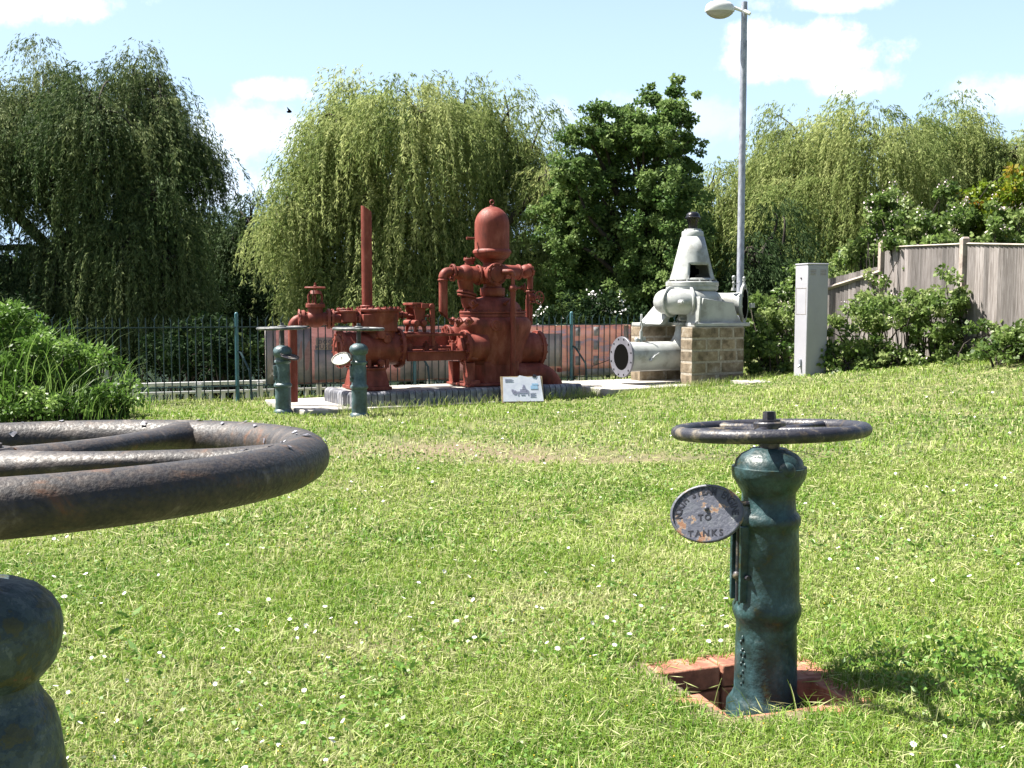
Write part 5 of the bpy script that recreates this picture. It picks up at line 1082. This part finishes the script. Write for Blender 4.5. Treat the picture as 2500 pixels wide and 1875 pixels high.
willow('weeping_willow', 'pale weeping willow crown rising beyond the bramble covered fence at right', 26, [(2150, 248, 640, 200), (1960, 290, 640, 150), (2330, 285, 640, 170), (2470, 320, 650, 130), (2560, 300, 650, 140), (1890, 370, 720, 100), (1850, 440, 760, 75), (1950, 450, 760, 130, -.6, .8), (2080, 470, 720, 110, -1.2, .8), (2250, 440, 640, 120, -1)], 13, 'willow', base_px=2120, ground=.2, tone0=.58)
willow('weeping_willow', 'small dull willow between the dark broadleaf tree and the lamp post', 27, [(1745, 415, 780, 90), (1670, 480, 800, 90), (1800, 480, 800, 80)], 14, 'willow', base_px=1740, tone0=.4)
willow('weeping_willow', 'low shadowed willow filling the gap between the two left willows', 27, [(500, 515, 810, 110), (600, 500, 640, 80), (430, 540, 820, 80), (560, 580, 820, 80), (700, 580, 820, 80)], 15, 'willow_shaded', base_px=560, tone0=.2)
willow('hanging_shrub', 'dark hanging willow shrub just right of the lamp post', 19.5, [(1880, 560, 860, 70), (1830, 590, 860, 50), (1940, 640, 860, 50)], 16, 'willow_shaded', base_px=1880, ground=.1, tone0=.1, thick=.3)
def alder():
    Y = 20.5; root = None; bl = []
    rng = np.random.default_rng(5)
    for (px, v, r) in [(1590, 235, 32), (1650, 215, 28), (1625, 280, 55), (1665, 290, 36), (1570, 320, 70), (1520, 345, 65), (1545, 290, 35), (1430, 330, 50), (1400, 420, 60), (1500, 265, 28), (1365, 520, 55), (1460, 275, 34), (1470, 330, 55), (1680, 345, 30), (1640, 380, 75), (1520, 410, 90), (1430, 430, 60), (1400, 500, 70), (1500, 520, 100), (1620, 490, 95), (1670, 440, 45), (1385, 590, 70), (1480, 630, 100), (1600, 620, 110), (1690, 560, 55), (1400, 690, 90), (1530, 730, 110), (1660, 710, 90), (1450, 790, 90), (1600, 810, 100)]:
        c = at(px, v, Y+rng.uniform(-.6, .6)); rr = r/F*Y; bl.append((c.x, c.y, c.z, rr, rr*1.1, rr*.8))
    b = at(1570, 800, Y)
    o = leafy('alder_tree', 'dark green broadleaf tree between the middle willow and the white pump', [(*b[:2], 1.2, .5, .5, .5)]+bl, 21, 'alder', 'tree', (.045, .085), .7, 1250, -.5, stems=False, tone=.66, part='crown')
    q = MB(); q2 = np.random.default_rng(2); base = (b.x, b.y, -.6); cr = (b.x+.1, b.y, 2.0); limb_mesh(q, base, cr, .17, .13, q2)
    for i in range(0, len(bl)): limb_mesh(q, cr if i % 3 else (b.x, b.y, 1.3), bl[i][:3], .06, .012, q2, sag=.1)
    q.v = [v-Vector(o.location) for v in q.v]; q.build('trunk', 'bark', o, smooth=60)
alder()
def blob(px, v, Y, rpx, rv, ry=None): c = at(px, v, Y); return (c.x, c.y, c.z, rpx/F*Y, (ry or rpx*.8)/F*Y, rv/F*Y)
# undergrowth on the far bank
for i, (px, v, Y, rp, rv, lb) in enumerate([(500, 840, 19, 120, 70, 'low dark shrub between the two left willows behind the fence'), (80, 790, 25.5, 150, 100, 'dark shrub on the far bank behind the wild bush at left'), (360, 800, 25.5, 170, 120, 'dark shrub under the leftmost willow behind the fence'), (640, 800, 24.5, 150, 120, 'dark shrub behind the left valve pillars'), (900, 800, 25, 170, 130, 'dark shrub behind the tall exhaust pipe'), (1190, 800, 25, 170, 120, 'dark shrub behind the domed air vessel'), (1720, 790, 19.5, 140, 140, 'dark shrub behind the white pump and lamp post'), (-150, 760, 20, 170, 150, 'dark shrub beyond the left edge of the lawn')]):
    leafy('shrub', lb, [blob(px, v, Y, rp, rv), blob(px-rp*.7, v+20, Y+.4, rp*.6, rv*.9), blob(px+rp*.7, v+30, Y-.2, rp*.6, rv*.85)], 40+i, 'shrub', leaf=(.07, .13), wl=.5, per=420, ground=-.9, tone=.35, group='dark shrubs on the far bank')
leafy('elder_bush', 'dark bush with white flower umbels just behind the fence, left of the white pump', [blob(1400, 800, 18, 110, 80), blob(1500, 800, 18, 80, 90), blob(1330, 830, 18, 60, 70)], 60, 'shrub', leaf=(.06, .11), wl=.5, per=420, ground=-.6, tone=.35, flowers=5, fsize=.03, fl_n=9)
# brambles and hedges at right
leafy('bramble_bush', 'leafy bramble left of the grey cabinet', [blob(1885, 800, 15.2, 70, 105), blob(1850, 850, 14.9, 45, 65), blob(1925, 760, 15.4, 40, 80), blob(1890, 880, 14.7, 75, 45), (at(1940, 690, 15.6).x, 15.6, at(1940, 690, 15.6).z, .12, .15, .3)], 61, 'bramble', leaf=(.045, .08), per=1000, ground=.15, tone=.4, flowers=4, fl_m='pinkpetal', fsize=.014, fl_n=5)
leafy('bramble_bush', 'sprawling bramble thicket at the foot of the board fence', [blob(2085, 830, 14.2, 75, 95), blob(2190, 810, 14.1, 95, 105), blob(2290, 780, 13.9, 85, 110), blob(2130, 760, 14.6, 50, 45, 30), blob(2370, 850, 13.4, 90, 70), blob(2060, 880, 13.9, 70, 40), blob(2250, 740, 14.2, 50, 40, 40), blob(2180, 890, 13.8, 100, 30), blob(2330, 730, 13.9, 30, 45, 25)], 62, 'bramble', leaf=(.04, .075), per=1050, ground=.28, tone=.5, flowers=4, fl_m='pinkpetal', fsize=.013, fl_n=5)
leafy('bramble_bush', 'low bramble clump at the right edge in front of the boards', [blob(2460, 860, 12.6, 80, 55), blob(2520, 830, 12.6, 70, 70)], 63, 'bramble', leaf=(.04, .07), per=900, ground=.42, tone=.35, flowers=2, fl_m='pinkpetal', fsize=.012, fl_n=4)
leafy('bramble_bush', 'bramble spilling over the sloping fence section behind the cabinet', [blob(2080, 650, 17.0, 60, 50), blob(2120, 620, 16.6, 40, 40), blob(2050, 700, 17.4, 45, 50), blob(2060, 800, 17.6, 90, 120)], 64, 'bramble', leaf=(.05, .09), per=900, ground=.1, tone=.5, flowers=2, fl_m='pinkpetal', fsize=.014, fl_n=4)
leafy('bramble_bush', 'flowering bramble mound rising above the board fence', [blob(2180, 545, 16.4, 75, 65), blob(2280, 560, 15.8, 95, 60), blob(2380, 560, 15.4, 90, 60), blob(2480, 570, 15, 80, 60), blob(2150, 495, 16.4, 35, 35), blob(2240, 700, 16, 150, 120), blob(2430, 700, 15.3, 130, 120), blob(2200, 595, 15.5, 50, 22, 30), blob(2290, 590, 14.9, 45, 16, 30), blob(2330, 500, 15.8, 50, 40)], 65, 'bramble', leaf=(.045, .085), per=900, ground=.2, tone=.42, flowers=14, fl_m='pinkpetal', fsize=.021, fl_n=9)
leafy('yellowing_shrub', 'yellow green shrub with orange tips above the fence at the right edge', [blob(2440, 490, 15.6, 85, 55), blob(2380, 520, 15.8, 50, 45), blob(2500, 450, 15.4, 60, 45), blob(2440, 600, 15.6, 90, 80)], 66, 'autumn', leaf=(.05, .09), per=800, ground=.2, tone=.3)
# wild bush at left with arching grasses
wb = leafy('wild_bush', 'overgrown green bush with tall arching grasses in front of the fence at left', [blob(40, 880, 11.2, 130, 120), blob(150, 910, 11.2, 95, 90), blob(-80, 860, 11.4, 130, 150), blob(230, 950, 11.0, 60, 55), blob(20, 790, 11.5, 80, 60), blob(110, 980, 10.8, 140, 40), blob(10, 990, 10.7, 120, 45), blob(200, 870, 11.4, 60, 60), blob(250, 910, 11.3, 55, 55), blob(295, 965, 11.2, 40, 40), blob(-20, 800, 11.6, 120, 70), blob(110, 850, 11.1, 70, 60)], 67, 'nettle', leaf=(.03, .075), wl=.5, per=900, ground=0, tone=.5)
rng = np.random.default_rng(9); n = 1100; x = rng.uniform(-6.4, -3.95, n); y = rng.uniform(10.5, 12.2, n); h = rng.uniform(.2, .85, n)*np.clip((-3.6-x)/1.0, .25, 1)*(1+.25*(rng.uniform(0, 1, n) > .9)); zb0 = rng.uniform(0, .6, n)*np.clip((-3.9-x)/1.0, 0, 1); a = rng.uniform(0, 6.28, n); a = np.where(rng.uniform(0, 1, n) < .35, rng.normal(0, .6, n), a); le = rng.uniform(.2, .7, n)*h; V = np.empty((n, 10, 3)); b = rng.uniform(0, 6.28, n)
for j in range(5):
    t = j/4; px, py, pz = x+np.cos(a)*le*t**2, y+np.sin(a)*le*t**2, zb0+h*(t-.28*t**3); w2 = .006*(1-.85*t); V[:, j*2] = np.stack([px-np.cos(b)*w2, py-np.sin(b)*w2, pz], 1); V[:, j*2+1] = np.stack([px+np.cos(b)*w2, py+np.sin(b)*w2, pz], 1)
base = np.arange(n)[:, None]*10; Qs = np.concatenate([base+np.array([j*2, j*2+1, j*2+3, j*2+2]) for j in range(4)]); tn = np.tile(np.clip(rng.normal(.55, .3, n), 0, 1), 4)
np_mesh('arching_grass', V.reshape(-1, 3)-np.array(wb.location), Qs, None, 'nettle', tn, None, wb)
# tall grasses poking up at far left
# distant tree belt
rng = np.random.default_rng(30); n = 60000; x = rng.uniform(-60, 60, n); top = 4.2+1.2*np.sin(x*.3)+.8*np.sin(x*.9+1); z = rng.uniform(-1, 1, n); z = -1+(top+1)*rng.uniform(0, 1, n); P = np.stack([x, 62+rng.normal(size=n)*2, z], 1); V, Qx = leaves(P, rng.normal(size=(n, 3)), rng.uniform(.3, .6, n), rng.uniform(.2, .4, n), rng)
o = np_mesh('distant_trees', V, Qx, None, 'alder', np.clip(rng.normal(.5, .2, n), 0, 1)); tag(o, 'far belt of trees glimpsed between the willows', 'trees', kind='stuff')
# bird
p = at(706, 273, 45); q = MB(); q.sphere(p, .07, 10, 6, (1.6, .8, .7)); q.add([p+Vector((-.03, -.02, .02)), p+Vector((.1, -.02, .02)), p+Vector((-.05, -.25, .16))], [(0, 1, 2)]); q.add([p+Vector((-.03, .02, .02)), p+Vector((.1, .02, .02)), p+Vector((-.1, .22, .2))], [(0, 1, 2)])
q.v = [v-p for v in q.v]; o = q.build('bird', 'hole', solid=.01); o.location = p; tag(o, 'tiny dark bird flying in the sky between the left willows', 'bird')
